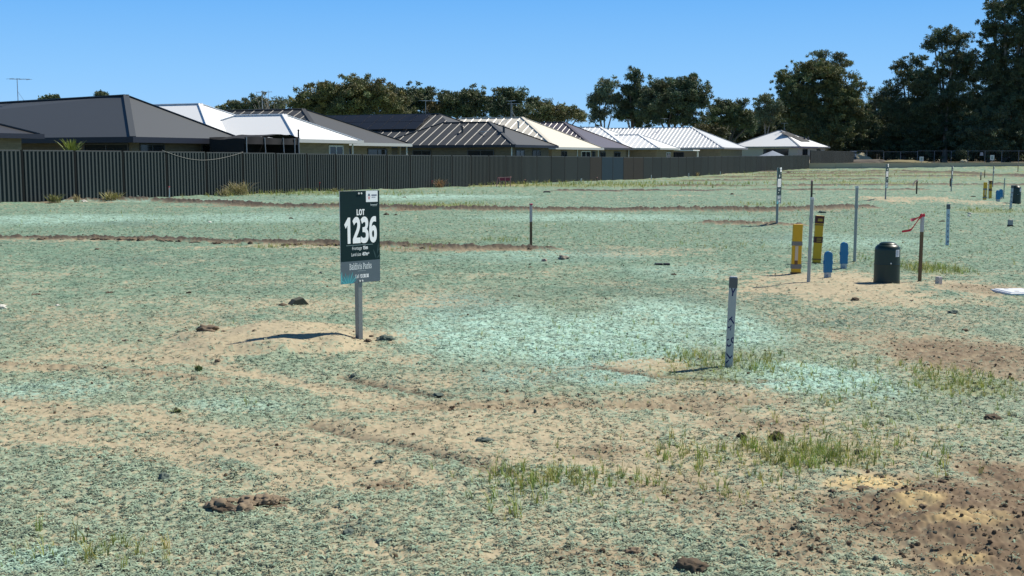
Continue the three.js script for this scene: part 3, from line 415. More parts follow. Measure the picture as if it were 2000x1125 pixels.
{ const p = fp(3.5, 1.2), t = thing('palm', 'small yellow green palm with its fronds just over the fence', 'palm', HO(p)); part('fronds', blades(70, 8, .75, .5, .03, .12, 1.45, .3), leafy(.22, .27, .05), t); part('stem', taper(V(0, -.1, 0), V(0, 1.5, 0), .07, .05, 8), mat(.2, .15, .09), t); }
console.log('houses done');

// ---------------------------------------------------------------- trees: tapered trunk and limbs, crown of leaf sprays in clumps
const barkMats = [mat(.12, .10, .08, .95), mat(.26, .235, .205, .95)];
const spray = [0, 1, 2].map(v => { // a small spray of pointed leaves
  const r = rng(60 + v), P = [], I = [];
  for (let k = 0; k < 6; k++) { const a = r() * 6.28, b = (r() - .5) * 2.4, L = .5 + .5 * r(), w = .13 + .08 * r(), d = V(Math.cos(a) * Math.cos(b), Math.sin(b) * .9 - .25, Math.sin(a) * Math.cos(b)).normalize(), s = V(r() - .5, r() - .5, r() - .5).cross(d).normalize(), o = P.length / 3, c = V((r() - .5) * .5, (r() - .5) * .5, (r() - .5) * .5); const q = [c, c.clone().addScaledVector(d, L * .45).addScaledVector(s, w), c.clone().addScaledVector(d, L * .5).addScaledVector(s, -w), c.clone().addScaledVector(d, L)]; q.forEach(p => P.push(p.x, p.y, p.z)); I.push(o, o + 1, o + 2, o + 1, o + 3, o + 2); }
  const g = new THREE.BufferGeometry(); g.setAttribute('position', new THREE.Float32BufferAttribute(P, 3)); g.setIndex(I); g.computeVertexNormals(); return g;
});
const leafMat = new THREE.MeshPhysicalMaterial({ color: 0xffffff, roughness: .75, side: THREE.DoubleSide, transmission: .3, thickness: 0 });
let treeSeed = 100;
// blobs: px, py, rx, ry in photograph pixels at the tree's own distance; turned into metres and given depth
function tree(name, label, px, dist, blobs, tint, { dens = 1, leaf = .33, clump = .135, trunkR = .3, bark = 0, baseY, group = 'trees behind the houses and the far fence', lean = 0 } = {}) {
  const r = rng(treeSeed++), bx0 = (px - 1000) / 2374 * dist, y0 = baseY ?? (broad(bx0, -dist)), t = thing(name, label, 'tree', [bx0, y0, -dist], 0, group);
  const B = blobs.map(([x, y, rx, ry]) => { const k = dist / 2374; return { c: V((x - 1000) * k - bx0, EYE + (308 - y) * k - y0, (r() - .5) * rx * k * .9), r: V(rx * k, ry * k, Math.min(rx, ry * 1.4) * k * .95) }; });
  // limbs
  const top = B.reduce((m, b) => Math.max(m, b.c.y), 0), fork = Math.max(1.2, top * .32), limbs = [], fk = V(lean * .5, fork, 0), R = trunkR;
  limbs.push(taper(V(0, -.4, 0), V(lean * .2, fork * .5, 0), R * 1.15, R * .92, 9), taper(V(lean * .2, fork * .5, 0), fk, R * .92, R * .8, 9));
  const clumps = [];
  for (const b of B) {
    const mid = fk.clone().lerp(b.c, .5).add(V((r() - .5) * .8, .3, (r() - .5) * .8)); limbs.push(taper(fk, mid, R * .62, R * .4, 7), taper(mid, b.c, R * .4, R * .2, 6));
    const vol = b.r.x * b.r.y * b.r.z, n = Math.max(7, Math.round(9 * Math.pow(vol, .62)));
    for (let i = 0; i < n; i++) {
      const d = V(r() - .5, r() - .5, r() - .5).normalize(), q = Math.pow(r(), .45) * (.72 + .36 * r()), c = V(b.c.x + d.x * b.r.x * q, b.c.y + d.y * b.r.y * q, b.c.z + d.z * b.r.z * q);
      const cr = (.55 + .75 * r()) * Math.max(.75, clump * Math.cbrt(vol) * 1.9); clumps.push({ c, cr }); if (r() < .45) { const f = 1.08 + .3 * r(); clumps.push({ c: V(b.c.x + d.x * b.r.x * f, b.c.y + d.y * b.r.y * f, b.c.z + d.z * b.r.z * f), cr: cr * (.3 + .25 * r()) }); } if (i % 3 === 0) limbs.push(taper(b.c.clone().lerp(c, .05), c, R * .16, .02, 5));
    }
  }
  part('trunk', limbs, barkMats[bark], t);
  const list = [];
  for (const k of clumps) { const n = Math.round(46 * dens * Math.pow(k.cr, 1.7) * Math.pow(.42 / leaf, 1.6)) + 6; const tone = .65 + .7 * r(), hue = r(); for (let i = 0; i < n; i++) { const d = V(r() - .5, (r() - .5), r() - .5).normalize().multiplyScalar(Math.pow(r(), .5) * k.cr); list.push([k.c.x + d.x * 1.15, k.c.y + d.y * .72, k.c.z + d.z * 1.15, leaf * (.6 + .8 * r()), tone * (.8 + .4 * r()), hue]); } }
  const mx = new THREE.Matrix4(), q = new THREE.Quaternion(), e = new THREE.Euler(), c = new THREE.Color(), per = [[], [], []]; list.forEach((l, i) => per[i % 3].push(l));
  per.forEach((L, v) => { if (!L.length) return; const im = new THREE.InstancedMesh(spray[v], leafMat, L.length); L.forEach(([x, y, z, s, tn, hue], i) => { e.set(r() * 6.28, r() * 6.28, r() * 6.28); q.setFromEuler(e); mx.compose(V(x, y, z), q, V(s, s, s)); im.setMatrixAt(i, mx); c.setRGB(tint[0] * tn * (.85 + .4 * hue), tint[1] * tn, tint[2] * tn * (1.15 - .35 * hue)); im.setColorAt(i, c); }); im.name = 'crown'; im.userData.kind = 'stuff'; shade(im); t.add(im); });
  return t;
}
const OL = [.16, .172, .058], DK = [.094, .130, .053], GY = [.15, .19, .10], DG = [.088, .130, .058];
tree('gum_tree', 'low grey green tree behind the white roof, beside a bare tree', 490, 165, [[470, 208, 22, 14], [500, 204, 30, 18], [540, 210, 24, 16], [445, 216, 16, 8]], GY, {});
{ // bare tree
  const p = V((535 - 1000) / 2374 * 160, 0, -160), t = thing('bare_tree', 'leafless tree with thin upright branches behind the ribbed grey roof', 'tree', [p.x, 0, p.z]), r = rng(12), g = [taper(V(0, 0, 0), V(0, 5, 0), .2, .13, 7)];
  for (let i = 0; i < 14; i++) { const a = r() * 6.28, y = 3.5 + r() * 2, q = V(Math.cos(a) * (.8 + r() * 1.8), y + 2.2 + r() * 2.2, Math.sin(a) * 1.2); g.push(taper(V(0, y - 1, 0), q, .07, .03, 5)); for (let k = 0; k < 3; k++) g.push(taper(V(0, y - 1, 0).lerp(q, .5 + .15 * k), q.clone().add(V((r() - .5) * 1.2, .4 + r() * .8, (r() - .5))), .035, .015, 4)); }
  part('trunk', g, barkMats[1], t);
}
tree('broad_tree', 'broad olive tree with the biggest crown behind the solar panel house', 680, 150, [[610, 200, 46, 30], [665, 190, 50, 34], [725, 190, 48, 34], [705, 166, 28, 16], [765, 205, 36, 24], [640, 178, 26, 14], [690, 215, 80, 20]], OL, { dens: 1.15 });
tree('dark_tree', 'dark green round tree directly right of the broad olive tree', 800, 160, [[795, 196, 44, 26], [828, 192, 28, 24], [768, 192, 24, 18], [800, 220, 54, 16]], DK, {});
tree('yellow_tree', 'small yellowish tree between two dark round trees', 850, 158, [[850, 212, 18, 14], [842, 225, 20, 10]], [.11, .095, .025], {});
tree('dark_tree', 'dark tree with two domes behind the dark ribbed roof', 905, 160, [[888, 203, 34, 26], [922, 198, 30, 24], [905, 222, 56, 16], [874, 190, 14, 10]], DK, {});
tree('dark_tree', 'peaked dark tree behind the antenna of the cream roof', 990, 160, [[985, 192, 22, 20], [1008, 196, 20, 20], [962, 206, 30, 20], [1000, 218, 46, 16], [990, 180, 16, 10]], DK, {});
tree('gum_tree', 'thin topped tree standing alone in the gap beside the cream roof', 1045, 165, [[1040, 198, 11, 10], [1058, 212, 16, 16], [1050, 228, 20, 12]], DK, {});
tree('broad_tree', 'low brownish bushy tree above the mauve tinted roof', 1090, 160, [[1080, 216, 24, 15], [1112, 220, 22, 14], [1130, 228, 14, 12], [1075, 234, 40, 12]], OL, {});
tree('gum_tree', 'slender pale gum with see through crown next to the tallest trees behind the roofs', 1180, 175, [[1185, 172, 22, 20], [1170, 190, 20, 16], [1195, 196, 16, 18], [1160, 205, 14, 18], [1172, 228, 20, 14]], GY, { dens: .8, bark: 1, trunkR: .22 });
tree('gum_tree', 'tall narrow gum with a pointed top among the trees behind the roofs', 1235, 175, [[1237, 150, 15, 16], [1228, 172, 18, 16], [1243, 190, 24, 22], [1225, 212, 26, 22], [1240, 232, 32, 16]], DG, {});
tree('dark_tree', 'wide dark tree with a rounded top behind the strongly ribbed pale roof', 1310, 172, [[1290, 180, 34, 28], [1335, 178, 36, 26], [1310, 205, 60, 28], [1270, 212, 34, 30], [1360, 200, 24, 24], [1320, 230, 66, 18]], DG, { dens: 1.15 });
tree('dark_tree', 'dark spreading tree stepping down towards the small white house', 1420, 178, [[1400, 215, 28, 18], [1425, 210, 28, 18], [1445, 228, 24, 18], [1410, 238, 40, 18], [1460, 245, 16, 14]], DK, {});
tree('yellow_tree', 'low green gold shrubby tree above the strongly ribbed pale roof', 1392, 168, [[1385, 255, 24, 12], [1410, 262, 18, 10]], [.085, .085, .022], {});
tree('gum_tree', 'open crowned gum left of the large dark tree, over the small white house', 1495, 205, [[1490, 196, 18, 12], [1510, 210, 20, 12], [1482, 212, 13, 10], [1500, 235, 24, 14]], GY, { dens: .7, bark: 1, trunkR: .25, baseY: .7 });
tree('large_tree', 'large dark green tree towering directly over the small white house', 1600, 212, [[1580, 140, 36, 24], [1550, 165, 42, 26], [1615, 160, 44, 34], [1640, 195, 44, 34], [1560, 205, 48, 36], [1600, 235, 70, 34], [1660, 235, 32, 30], [1590, 262, 80, 24]], [.135, .168, .058], { dens: 1.0, trunkR: .6, baseY: .7 });
tree('gum_tree', 'thin feathery gum top rising above the large dark tree', 1612, 222, [[1600, 112, 16, 10], [1628, 118, 18, 11], [1645, 130, 12, 8], [1610, 130, 24, 12]], GY, { dens: .5, bark: 1, baseY: .7, clump: .2 });
tree('gum_tree', 'lighter gum filling the low gap between the two tallest groups of trees', 1715, 230, [[1705, 192, 20, 10], [1728, 200, 20, 11], [1700, 210, 22, 10], [1720, 232, 40, 16], [1690, 245, 30, 20]], GY, { dens: .6, bark: 1, baseY: .7 });
tree('gum_tree', 'upright gum with an airy ragged crown, over the site shed', 1765, 215, [[1755, 130, 18, 14], [1785, 122, 18, 12], [1765, 155, 34, 20], [1745, 180, 30, 20], [1788, 185, 34, 26], [1760, 215, 50, 24], [1735, 210, 26, 20]], DG, { dens: .5, bark: 1, trunkR: .35, baseY: .7 });
tree('gum_tree', 'high gum with an umbrella shaped top above the wire fence', 1845, 210, [[1835, 72, 30, 16], [1862, 82, 30, 16], [1820, 90, 20, 10], [1850, 120, 42, 22], [1820, 150, 40, 20], [1875, 150, 34, 26], [1840, 185, 54, 28], [1830, 222, 64, 30], [1800, 165, 26, 24], [1880, 120, 24, 24]], DG, { dens: .55, bark: 1, trunkR: .45, baseY: .7 });
tree('giant_tree', 'giant dark tree, the tallest of all, at the end of the wire fence', 1965, 208, [[1945, 25, 38, 26], [1990, 10, 44, 34], [1930, 62, 32, 22], [1985, 70, 50, 36], [1945, 105, 44, 26], [2010, 120, 50, 44], [1920, 140, 36, 24], [1965, 165, 56, 34], [1935, 205, 60, 34], [2020, 200, 60, 50], [2060, 60, 50, 60]], DG, { dens: .7, bark: 1, trunkR: .7, baseY: .7 });
// understorey
tree('understorey_bush', 'dark bushy growth under the gums, just past the metal fence end', 1690, 218, [[1680, 280, 36, 22], [1715, 272, 36, 28], [1650, 284, 34, 20], [1700, 250, 40, 22]], DG, { baseY: .7, dens: 1.1 });
tree('understorey_bush', 'dark bushy growth behind the site shed', 1760, 214, [[1745, 278, 40, 32], [1785, 275, 40, 34], [1765, 245, 44, 24], [1770, 298, 60, 12]], DG, { baseY: .7, dens: 1.1 });
tree('understorey_bush', 'dark bushy growth behind the middle of the wire fence', 1840, 212, [[1825, 275, 42, 34], [1865, 272, 44, 36], [1845, 240, 48, 24], [1850, 298, 70, 12]], DG, { baseY: .7, dens: 1.1 });
tree('understorey_bush', 'dark bushy growth under the giant tree', 1930, 201, [[1910, 272, 46, 34], [1955, 270, 46, 36], [2000, 272, 46, 36], [1930, 238, 56, 26], [1940, 298, 80, 12], [2040, 270, 40, 40]], DG, { baseY: .7, dens: 1.1 });
for (let i = 0; i < 12; i++) { const x = 1450 + i * 56, up = i > 7 ? 14 : i > 4 ? 0 : -20; tree('woodland_tree', 'dark tree deep in the woodland, closing the gaps behind the front trees', x, 240 + (i % 3) * 10, [[x - 12, 250 - up * .6, 38, 32], [x + 20, 240 - up, 40, 34], [x, 284, 52, 26], [x + 6, 225 - up * 1.1, 34, 24]], DG, { baseY: .7, leaf: .6, group: 'woodland trees behind the front trees' }); }
{ // far bush that reads as one mass, closing the horizon
  const r = rng(71), N = 26000, im = new THREE.InstancedMesh(spray[0], leafMat, N), mx = new THREE.Matrix4(), q = new THREE.Quaternion(), e = new THREE.Euler(), c = new THREE.Color();
  for (let i = 0; i < N; i++) { const a = -.62 + 1.24 * r(), R = 285 + 26 * r(), top = 6 + 4.5 * noise(a * 40, 1) + 3 * noise(a * 120, 5) + (a > .2 ? 6 : a < -.05 ? -3 : 0), y = .3 + top * Math.pow(r(), .8), s = 1.1 + .8 * r(), t = .6 + .6 * r(); e.set(r() * 6.3, r() * 6.3, r() * 6.3); q.setFromEuler(e); mx.compose(V(Math.sin(a) * R, y, -Math.cos(a) * R), q, V(s, s, s)); im.setMatrixAt(i, mx); c.setRGB(.05 * t, .062 * t, .03 * t); im.setColorAt(i, c); }
  im.name = 'far_woodland'; im.userData = { kind: 'stuff', label: 'far dark woodland closing the horizon behind the trees', category: 'woodland' }; shade(im); scene.add(im);
}
tree('gum_tree', 'scrap of a far tree top peeping over the slate roof near the antenna', 105, 150, [[102, 195, 12, 5], [92, 199, 8, 4]], DK, {});
tree('gum_tree', 'tiny twig of a far tree top above the ridge of the slate roof', 200, 150, [[202, 187, 7, 3]], DK, {});
console.log('trees done');

// ---------------------------------------------------------------- retaining wall, far fence and site things
{
  const t = thing('retaining_wall', 'long low sandy block retaining wall across the far end of the lots', 'wall', [38.7, 0, WALLZ]), m = [mat(.52, .41, .28, .9), mat(.49, .385, .265, .9), mat(.54, .425, .295, .9)];
  for (let k = 0; k < 16; k++) { const x = 1 + k * 3.4; part('block_panel', bx(3.38, 1.1, .35, x + 1.2, .76 + .12 * sm(0, 40, x) - .55, 0), m[k % 3], t); part('coping', bx(3.38, .09, .42, x + 1.2, .80 + .12 * sm(0, 40, x), 0), m[(k + 1) % 3], t); }
  part('end_post', bx(.5, 1.05, .45, .25, .28, .02), mat(.5, .42, .28, .9), t);
}
{ // wire site fence
  const t = thing('wire_fence', 'grey wire mesh site fence in front of the dark trees', 'fence', [0, .74, -196]), m = mat(.22, .23, .24, .5), wire = mat(.12, .125, .13, .6);
  const x0 = (1660 - 1000) / 2374 * 196, st = 2.72;
  const P = rbx(.07, 1.95, .07, .01, 0, .95, 0), R = bx(st - .07, .05, .05), W = mergeGeometries([...Array(9).keys()].map(i => bx(.007, 1.7, .007, -st / 2 + .28 * (i + .6), .95, 0)).concat([...Array(5).keys()].map(i => bx(st - .1, .007, .008, 0, .25 + i * .33, 0))));
  for (let k = 0; k < 19; k++) { const x = x0 + k * st, dip = k === 2 || k === 3 ? -.14 : 0; part('post', P, m, t, [x, dip, 0]); if (k < 18) { part('top_rail', R, m, t, [x + st / 2, 1.9 + dip, 0]); part('wire_mesh', W, wire, t, [x + st / 2, dip, 0]); } }
}
function notice(label, px, pyTop, pyBot, postTo, w, dist, board) {
  const k = dist / 2374, x = (px - 1000) * k, yb = EYE + (308 - postTo) * k, t = thing('notice_board', label, 'sign', [x, yb, -dist], -.2);
  const y0 = EYE + (308 - pyBot) * k - yb, y1 = EYE + (308 - pyTop) * k - yb; part('board', bx(w, y1 - y0, .03, 0, (y0 + y1) / 2, .04), mat(.62, .66, .62, .6), t); part('print', bx(w * .45, (y1 - y0) * .6, .008, 0, (y0 + y1) / 2, .062), mat(.28, .40, .36, .6), t); part('post', bx(.06, y1 + .3, .06, 0, (y1 - .3) / 2, 0), M.steel, t); return t;
}
notice('small white notice board on a post above the low wall, over the straw coloured bank', 1800, 306, 315, 321, .52, 162);
notice('small white notice board on a post above the low wall, under the giant tree', 1938, 303, 313, 319, .52, 162);
{ const k = 195.6 / 2374, t = thing('fence_sign', 'pale trapezoid sign hung on the wire fence under the giant tree', 'sign', [(1917 - 1000) * k, EYE + (308 - 301) * k, -195.6]); const s = new THREE.Shape([[-.3, -.25], [.3, -.25], [.2, .28], [-.2, .28]].map(q => new THREE.Vector2(...q))); part('plate', new THREE.ExtrudeGeometry(s, { depth: .02, bevelEnabled: false }), mat(.4, .4, .42, .6), t); part('clip', bx(.06, .06, .05, 0, .2, -.04), M.steel, t); }
{ // site shed
  const k = 188 / 2374, t = thing('site_shed', 'small grey and pale blue site shed behind the wire fence', 'shed', [(1713 - 1000) * k, .74, -203], .75);
  part('wall', bx(1.5, 1.75, 1.5, 0, .9, 0), mat(.10, .12, .12, .7), t); part('roof', bx(1.62, .1, 1.62, 0, 1.83, 0), mat(.2, .24, .3, .6), t); part('door', bx(.04, 1.6, 1.2, .77, .9, 0), mat(.20, .26, .38, .6), t); part('sign', bx(.4, .45, .03, .45, 1.2, .78), mat(.45, .5, .55, .6), t);
}
{ // banks of straw coloured sand on the terrace
  const bank = (label, px, dist, w, h, c, seed) => { const g = new THREE.SphereGeometry(1, 28, 12, 0, 6.29, 0, Math.PI / 2), P = g.attributes.position; for (let i = 0; i < P.count; i++) { const n = 1 + .25 * noise(P.getX(i) * 2 + seed, P.getZ(i) * 2) + .1 * noise(P.getX(i) * 6 + seed, P.getZ(i) * 6); P.setXYZ(i, P.getX(i) * w * n, P.getY(i) * h * n, P.getZ(i) * w * .5 * n); } g.computeVertexNormals(); single('sand_bank', g, mat(...c, .95), label, 'bank', [(px - 1000) / 2374 * dist, .72, -dist]); };
  bank('yellow sand heap seen through the wire fence by the metal fence end', 1678, 206, 2.2, 1.5, [.5, .42, .26], 1);
  bank('low straw coloured bank between the site shed and the notice board', 1762, 192, 4.2, .45, [.20, .17, .085], 5);
  bank('low dark earth bank behind the left end of the wire fence', 1692, 192, 4.0, .55, [.10, .085, .07], 9);
}
for (const [px, lab] of [[1880, 'pale limestone block behind the wall, nearer the umbrella topped gum'], [1885, 'pale limestone block behind the wall, nearer the giant tree']]) { const k = 170 / 2374, g = new THREE.DodecahedronGeometry(.32, 1), P = g.attributes.position; for (let i = 0; i < P.count; i++) { const n = 1 + .3 * noise(P.getX(i) * 5 + px, P.getZ(i) * 5 + P.getY(i) * 3); P.setXYZ(i, P.getX(i) * n, P.getY(i) * n * .9, P.getZ(i) * n); } single('limestone_block', toCreasedNormals(g, .6), mat(.42, .38, .26, .9), lab, 'block', [(px - 1000) * k, .98, -170]); }
{ const p = V((1885 - 1000) / 2374 * 196 * 1, .72, -194.5); tree('young_pine', 'small bright green bush against the wire fence, under the umbrella topped gum', 1878, 194, [[1876, 304, 3, 3], [1880, 308, 3, 3], [1877, 299, 2, 3]], [.06, .10, .04], { baseY: .72, leaf: .14, trunkR: .04, clump: .05 }); }

// ---------------------------------------------------------------- lot signs
function board(mainNumber) {
  const W = 415, H = 780, S = 1.6, cv = document.createElement('canvas'); cv.width = W * S; cv.height = H * S; const c = cv.getContext('2d'); c.scale(S, S);
  c.fillStyle = '#06272a'; c.fillRect(0, 0, W, H); c.fillStyle = '#5d6a72'; c.fillRect(0, H * .76, W, H * .24);
  // pale box with a diamond mark
  c.fillStyle = '#f2f5f6'; c.fillRect(W * .655, H * .002, W * .302, H * .122);
  const dx = W * .733, dy = H * .064; c.fillStyle = '#3d4a66'; c.beginPath(); c.moveTo(dx, dy - 28); c.lineTo(dx + 14, dy - 8); c.lineTo(dx, dy - 4); c.lineTo(dx - 14, dy - 8); c.fill(); c.fillStyle = '#b8303a'; c.beginPath(); c.moveTo(dx - 15, dy - 3); c.lineTo(dx, dy + 4); c.lineTo(dx + 15, dy - 3); c.lineTo(dx, dy + 30); c.fill(); c.strokeStyle = '#f2f5f6'; c.lineWidth = 2.5; c.beginPath(); c.moveTo(dx - 14, dy + 4); c.lineTo(dx, dy + 12); c.lineTo(dx + 14, dy + 4); c.stroke();
  c.strokeStyle = '#46506b'; c.lineWidth = 3; for (let i = 0; i < 7; i++) { const x = W * .80 + i * 8.2; c.strokeRect(x, dy - 15, 4.2, 11); } c.lineWidth = 1.6; for (let i = 0; i < 7; i++) c.strokeRect(W * .80 + i * 6, dy + 5, 3, 6);
  // script mark below it
  c.strokeStyle = '#dfe6e6'; c.lineWidth = 3; c.beginPath(); c.moveTo(W * .775, H * .142); c.lineTo(W * .78, H * .162); for (let i = 0; i < 8; i++) c.quadraticCurveTo(W * (.79 + i * .018), H * (.150 - .004 * (i % 2)), W * (.80 + i * .018), H * .160); c.lineTo(W * .944, H * .142); c.stroke(); c.lineWidth = 1.5; c.beginPath(); c.moveTo(W * .82, H * .17); c.lineTo(W * .935, H * .168); c.stroke();
  const text = (s, x0, x1, yBase, cap, font, col) => { c.save(); c.fillStyle = col; c.font = font + ' 100px sans-serif'; const w = c.measureText(s).width; c.translate(W * x0, H * yBase); c.scale(W * (x1 - x0) / w, H * cap / 72); c.fillText(s, 0, 0); if (font === 'bold') { c.strokeStyle = col; c.lineWidth = 3.5; c.strokeText(s, 0, 0); } c.restore(); };
  const wh = '#ffffff';
  text('LOT', .405, .615, .262, .062, 'bold', wh);
  if (mainNumber) text('1236', .09, .93, .56, .272, 'bold', wh);
  else { c.strokeStyle = wh; c.lineWidth = 22; for (let i = 0; i < 4; i++) { c.beginPath(); c.ellipse(W * (.2 + .2 * i), H * .425, W * .07, H * .105, .1, 0, 6.3); c.stroke(); } }
  c.fillStyle = '#8fa3a5'; c.fillRect(W * .14, H * .585, W * .68, 3.5);
  text('Frontage', .285, .535, .638, .034, '', wh); text('15m', .56, .69, .638, .036, 'bold', wh);
  if (mainNumber) { text('Land size', .26, .515, .705, .034, '', wh); text('457m', .545, .685, .705, .036, 'bold', wh); text('2', .69, .72, .690, .018, 'bold', wh); } else text('Land size', .26, .515, .705, .034, '', wh);
  c.save(); c.fillStyle = '#f0f4f4'; c.font = '100px serif'; const bw = c.measureText('Baldivis Parks').width; c.translate(W * .21, H * .852); c.scale(W * .57 / bw, H * .062 / 68); c.fillText('Baldivis Parks', 0, 0); c.restore();
  c.fillStyle = '#9aa6ac'; for (let i = 0; i < 11; i++) c.fillRect(W * .42 + i * 8, H * .868, 5, 5);
  text('Call', .35, .455, .947, .038, '', wh); text('13 38 38', .48, .70, .947, .038, 'bold', wh);
  const leaf = (x, y, a, L, w, col) => { c.save(); c.translate(x, y); c.rotate(a); c.fillStyle = col; c.beginPath(); c.moveTo(0, 0); c.quadraticCurveTo(-w, -L * .5, 0, -L); c.quadraticCurveTo(w, -L * .5, 0, 0); c.fill(); c.restore(); };
  c.save(); c.beginPath(); c.rect(0, 0, W, H); c.clip(); for (let i = 0; i < 11; i++) leaf(60 + i * 3, H + 14, -1.1 + i * .21, 92 + 30 * ((i * 7) % 5) / 4, 9, i % 2 ? '#4fb0b8' : '#3a98a4'); leaf(4, H, .05, 110, 9, '#5fbcc2');
  for (const [x, y, a, L] of [[W * .90, H * .75, -.35, 90], [W * .93, H * .70, .15, 100], [W * .92, H * .745, .8, 50], [W * .95, H * .66, 1.0, 50]]) leaf(x, y, a, L, 10, '#3b5254'); c.restore();
  const t = new THREE.CanvasTexture(cv); t.colorSpace = THREE.SRGBColorSpace; t.anisotropy = 8; return t;
}
const galv = mat(.24, .25, .25, .45, { metalness: .4 }), boltMat = mat(.75, .75, .72, .4);
const printA = new THREE.MeshPhysicalMaterial({ map: board(true), roughness: .6, specularIntensity: .4 }), printB = new THREE.MeshPhysicalMaterial({ map: board(false), roughness: .6, specularIntensity: .4 }), backMat = mat(.62, .63, .63, .5);
// base pixel, top and lower edge of the board in pixel rows, turn of the board
function lotSign(label, px, py, top, low, turn, w, print, group) {
  const p = gp(px, py); p.y = onGround(p.x, p.z); const y1 = topY(p, top) - p.y, y0 = topY(p, low) - p.y, t = thing('lot_sign', label, 'sign', [p.x, p.y, p.z], turn, group), h = y1 - y0;
  part('post', rbx(.048, y1 - .02 + .15, .048, .005, 0, (y1 - .02 - .15) / 2, -.03), galv, t);
  const b = part('board', bx(w, h, .005, 0, (y0 + y1) / 2, 0), backMat, t); const f = new THREE.PlaneGeometry(w - .002, h - .002); f.translate(0, (y0 + y1) / 2, .0045); part('printed_face', f, print, b);
  for (const [yy] of [[y1 - .022], [y0 + .016]]) for (const x of [-.014, .014]) part('bolt', new THREE.CylinderGeometry(.008, .008, .008, 10).rotateX(Math.PI / 2).translate(x, yy, .007), boltMat, t);
  return t;
}
lotSign('green and grey lot sign reading 1236 on a galvanised post', 706, 666, 372.5, 552, .82, .43, printA);
const LG = 'distant lot signs seen nearly edge on';
lotSign('dark lot sign seen nearly edge on, left of the yellow and blue markers', 1520, 441, 327, 398, 1.13, .43, printB, LG);
lotSign('dark lot sign seen nearly edge on, standing in a small mound of dug soil', 1731, 392, 320, 367, 1.07, .43, printB, LG);
lotSign('dark lot sign seen from its edge, near the far yellow markers', 1859, 374, 324, 356, 1.12, .43, printB, LG);
lotSign('farthest lot sign, a thin dark strip against the low wall', 1940, 366, 325, 342, 1.12, .43, printB, LG);

// ---------------------------------------------------------------- stakes, pegs and markers
const woodTex = (() => { const W = 64, H = 256, r = rng(2), d = new Uint8Array(W * H * 4); for (let y = 0; y < H; y++) for (let x = 0; x < W; x++) { const v = 205 + 34 * noise(x * .35, y * .018) + 16 * noise(x * .9 + 5, y * .05) + (r() - .5) * 14, o = (y * W + x) * 4; d[o] = d[o + 1] = d[o + 2] = clamp(v, 0, 255); d[o + 3] = 255; } const t = new THREE.DataTexture(d, W, H); t.colorSpace = THREE.SRGBColorSpace; t.wrapS = t.wrapT = THREE.RepeatWrapping; t.magFilter = t.minFilter = THREE.LinearFilter; t.needsUpdate = true; return t; })();
const wood = mat(.26, .17, .09, .85, { map: woodTex }), woodDark = mat(.12, .10, .075, .9, { map: woodTex }), whitePaint = mat(.78, .78, .76, .7, { map: woodTex }), pvc = mat(.60, .61, .60, .5), pink = mat(.62, .12, .16, .7, { side: THREE.DoubleSide }), red = mat(.58, .02, .05, .65, { side: THREE.DoubleSide }), paleP = mat(.72, .40, .40, .7, { side: THREE.DoubleSide });
const at = (px, py) => { const p = gp(px, py); p.y = onGround(p.x, p.z) - .01; return p; };
function ribbon(pts, w, twist = .4) { const cur = new THREE.CatmullRomCurve3(pts), n = 16, P = [], I = []; for (let i = 0; i <= n; i++) { const t = i / n, c = cur.getPoint(t), s = V(0, 1, .25).applyAxisAngle(V(1, 0, 0), twist * Math.sin(t * 5)).multiplyScalar(w * .5 * (1 - .35 * t)); P.push(c.x - s.x, c.y - s.y, c.z - s.z, c.x + s.x, c.y + s.y, c.z + s.z); if (i < n) { const b = 2 * i; I.push(b, b + 1, b + 2, b + 1, b + 3, b + 2); } } const g = new THREE.BufferGeometry(); g.setAttribute('position', new THREE.Float32BufferAttribute(P, 3)); g.setIndex(I); g.computeVertexNormals(); return g; }
function stake(label, px, py, top, o = {}) {
  const p = at(px, py), H = topY(p, top) - p.y, w = o.w ?? .036, t = thing('survey_stake', label, 'stake', [p.x, p.y, p.z], o.turn ?? .5, o.group), white = o.white ?? 0, hw = H * (1 - white);
  const lower = rbx(w, hw + .1, w, .003, 0, hw / 2 - .05, 0); part('shaft', lower, o.mat || wood, t); if (white) part('painted_top', rbx(w + .002, H - hw, w + .002, .003, 0, (H + hw) / 2, 0), whitePaint, t);
  if (o.flag) { const L = o.flagL ?? .1, fl = o.flag === 'red' ? red : o.flag === 'pale' ? paleP : pink; const knot = part('ribbon', ribbon([V(0, H - .01, w * .7), V(-L * .35, H - .03, w), V(-L * .75, H - .10, w * 1.2), V(-L, H - (o.flagD ?? .14), w * 1.4)], o.flagW ?? .05), fl, t); part('knot', rbx(w + .012, .03, w + .012, .006, 0, H - .018, 0), fl, t); }
  if (o.lean) t.rotation.z = o.lean; return t;
}
{ // the stake with the red ribbon blowing out
  const p = at(1796, 552), H = topY(p, 418) - p.y, t = thing('survey_stake', 'wooden stake with a white top and a long red ribbon blowing sideways', 'stake', [p.x, p.y, p.z], .25), w = .034, hw = H * .74;
  part('shaft', rbx(w, hw + .1, w, .003, 0, hw / 2 - .05, 0), wood, t); part('painted_top', rbx(w + .002, H - hw, w + .002, .003, 0, (H + hw) / 2, 0), whitePaint, t);
  part('ribbon', ribbon([V(.01, H - .005, .02), V(-.06, H - .05, .03), V(-.125, H - .13, .035), V(-.17, H - .19, .03), V(-.21, H - .205, .02), V(-.285, H - .215, .01)], .040, .12), red, t); part('ribbon', ribbon([V(0, H - .01, -.02), V(-.05, H - .05, -.03), V(-.11, H - .07, -.02), V(-.16, H - .075, -.01)], .05, .6), pink, t); part('knot', rbx(w + .014, .035, w + .014, .008, 0, H - .016, 0), red, t); t.rotation.z = -.01;
}
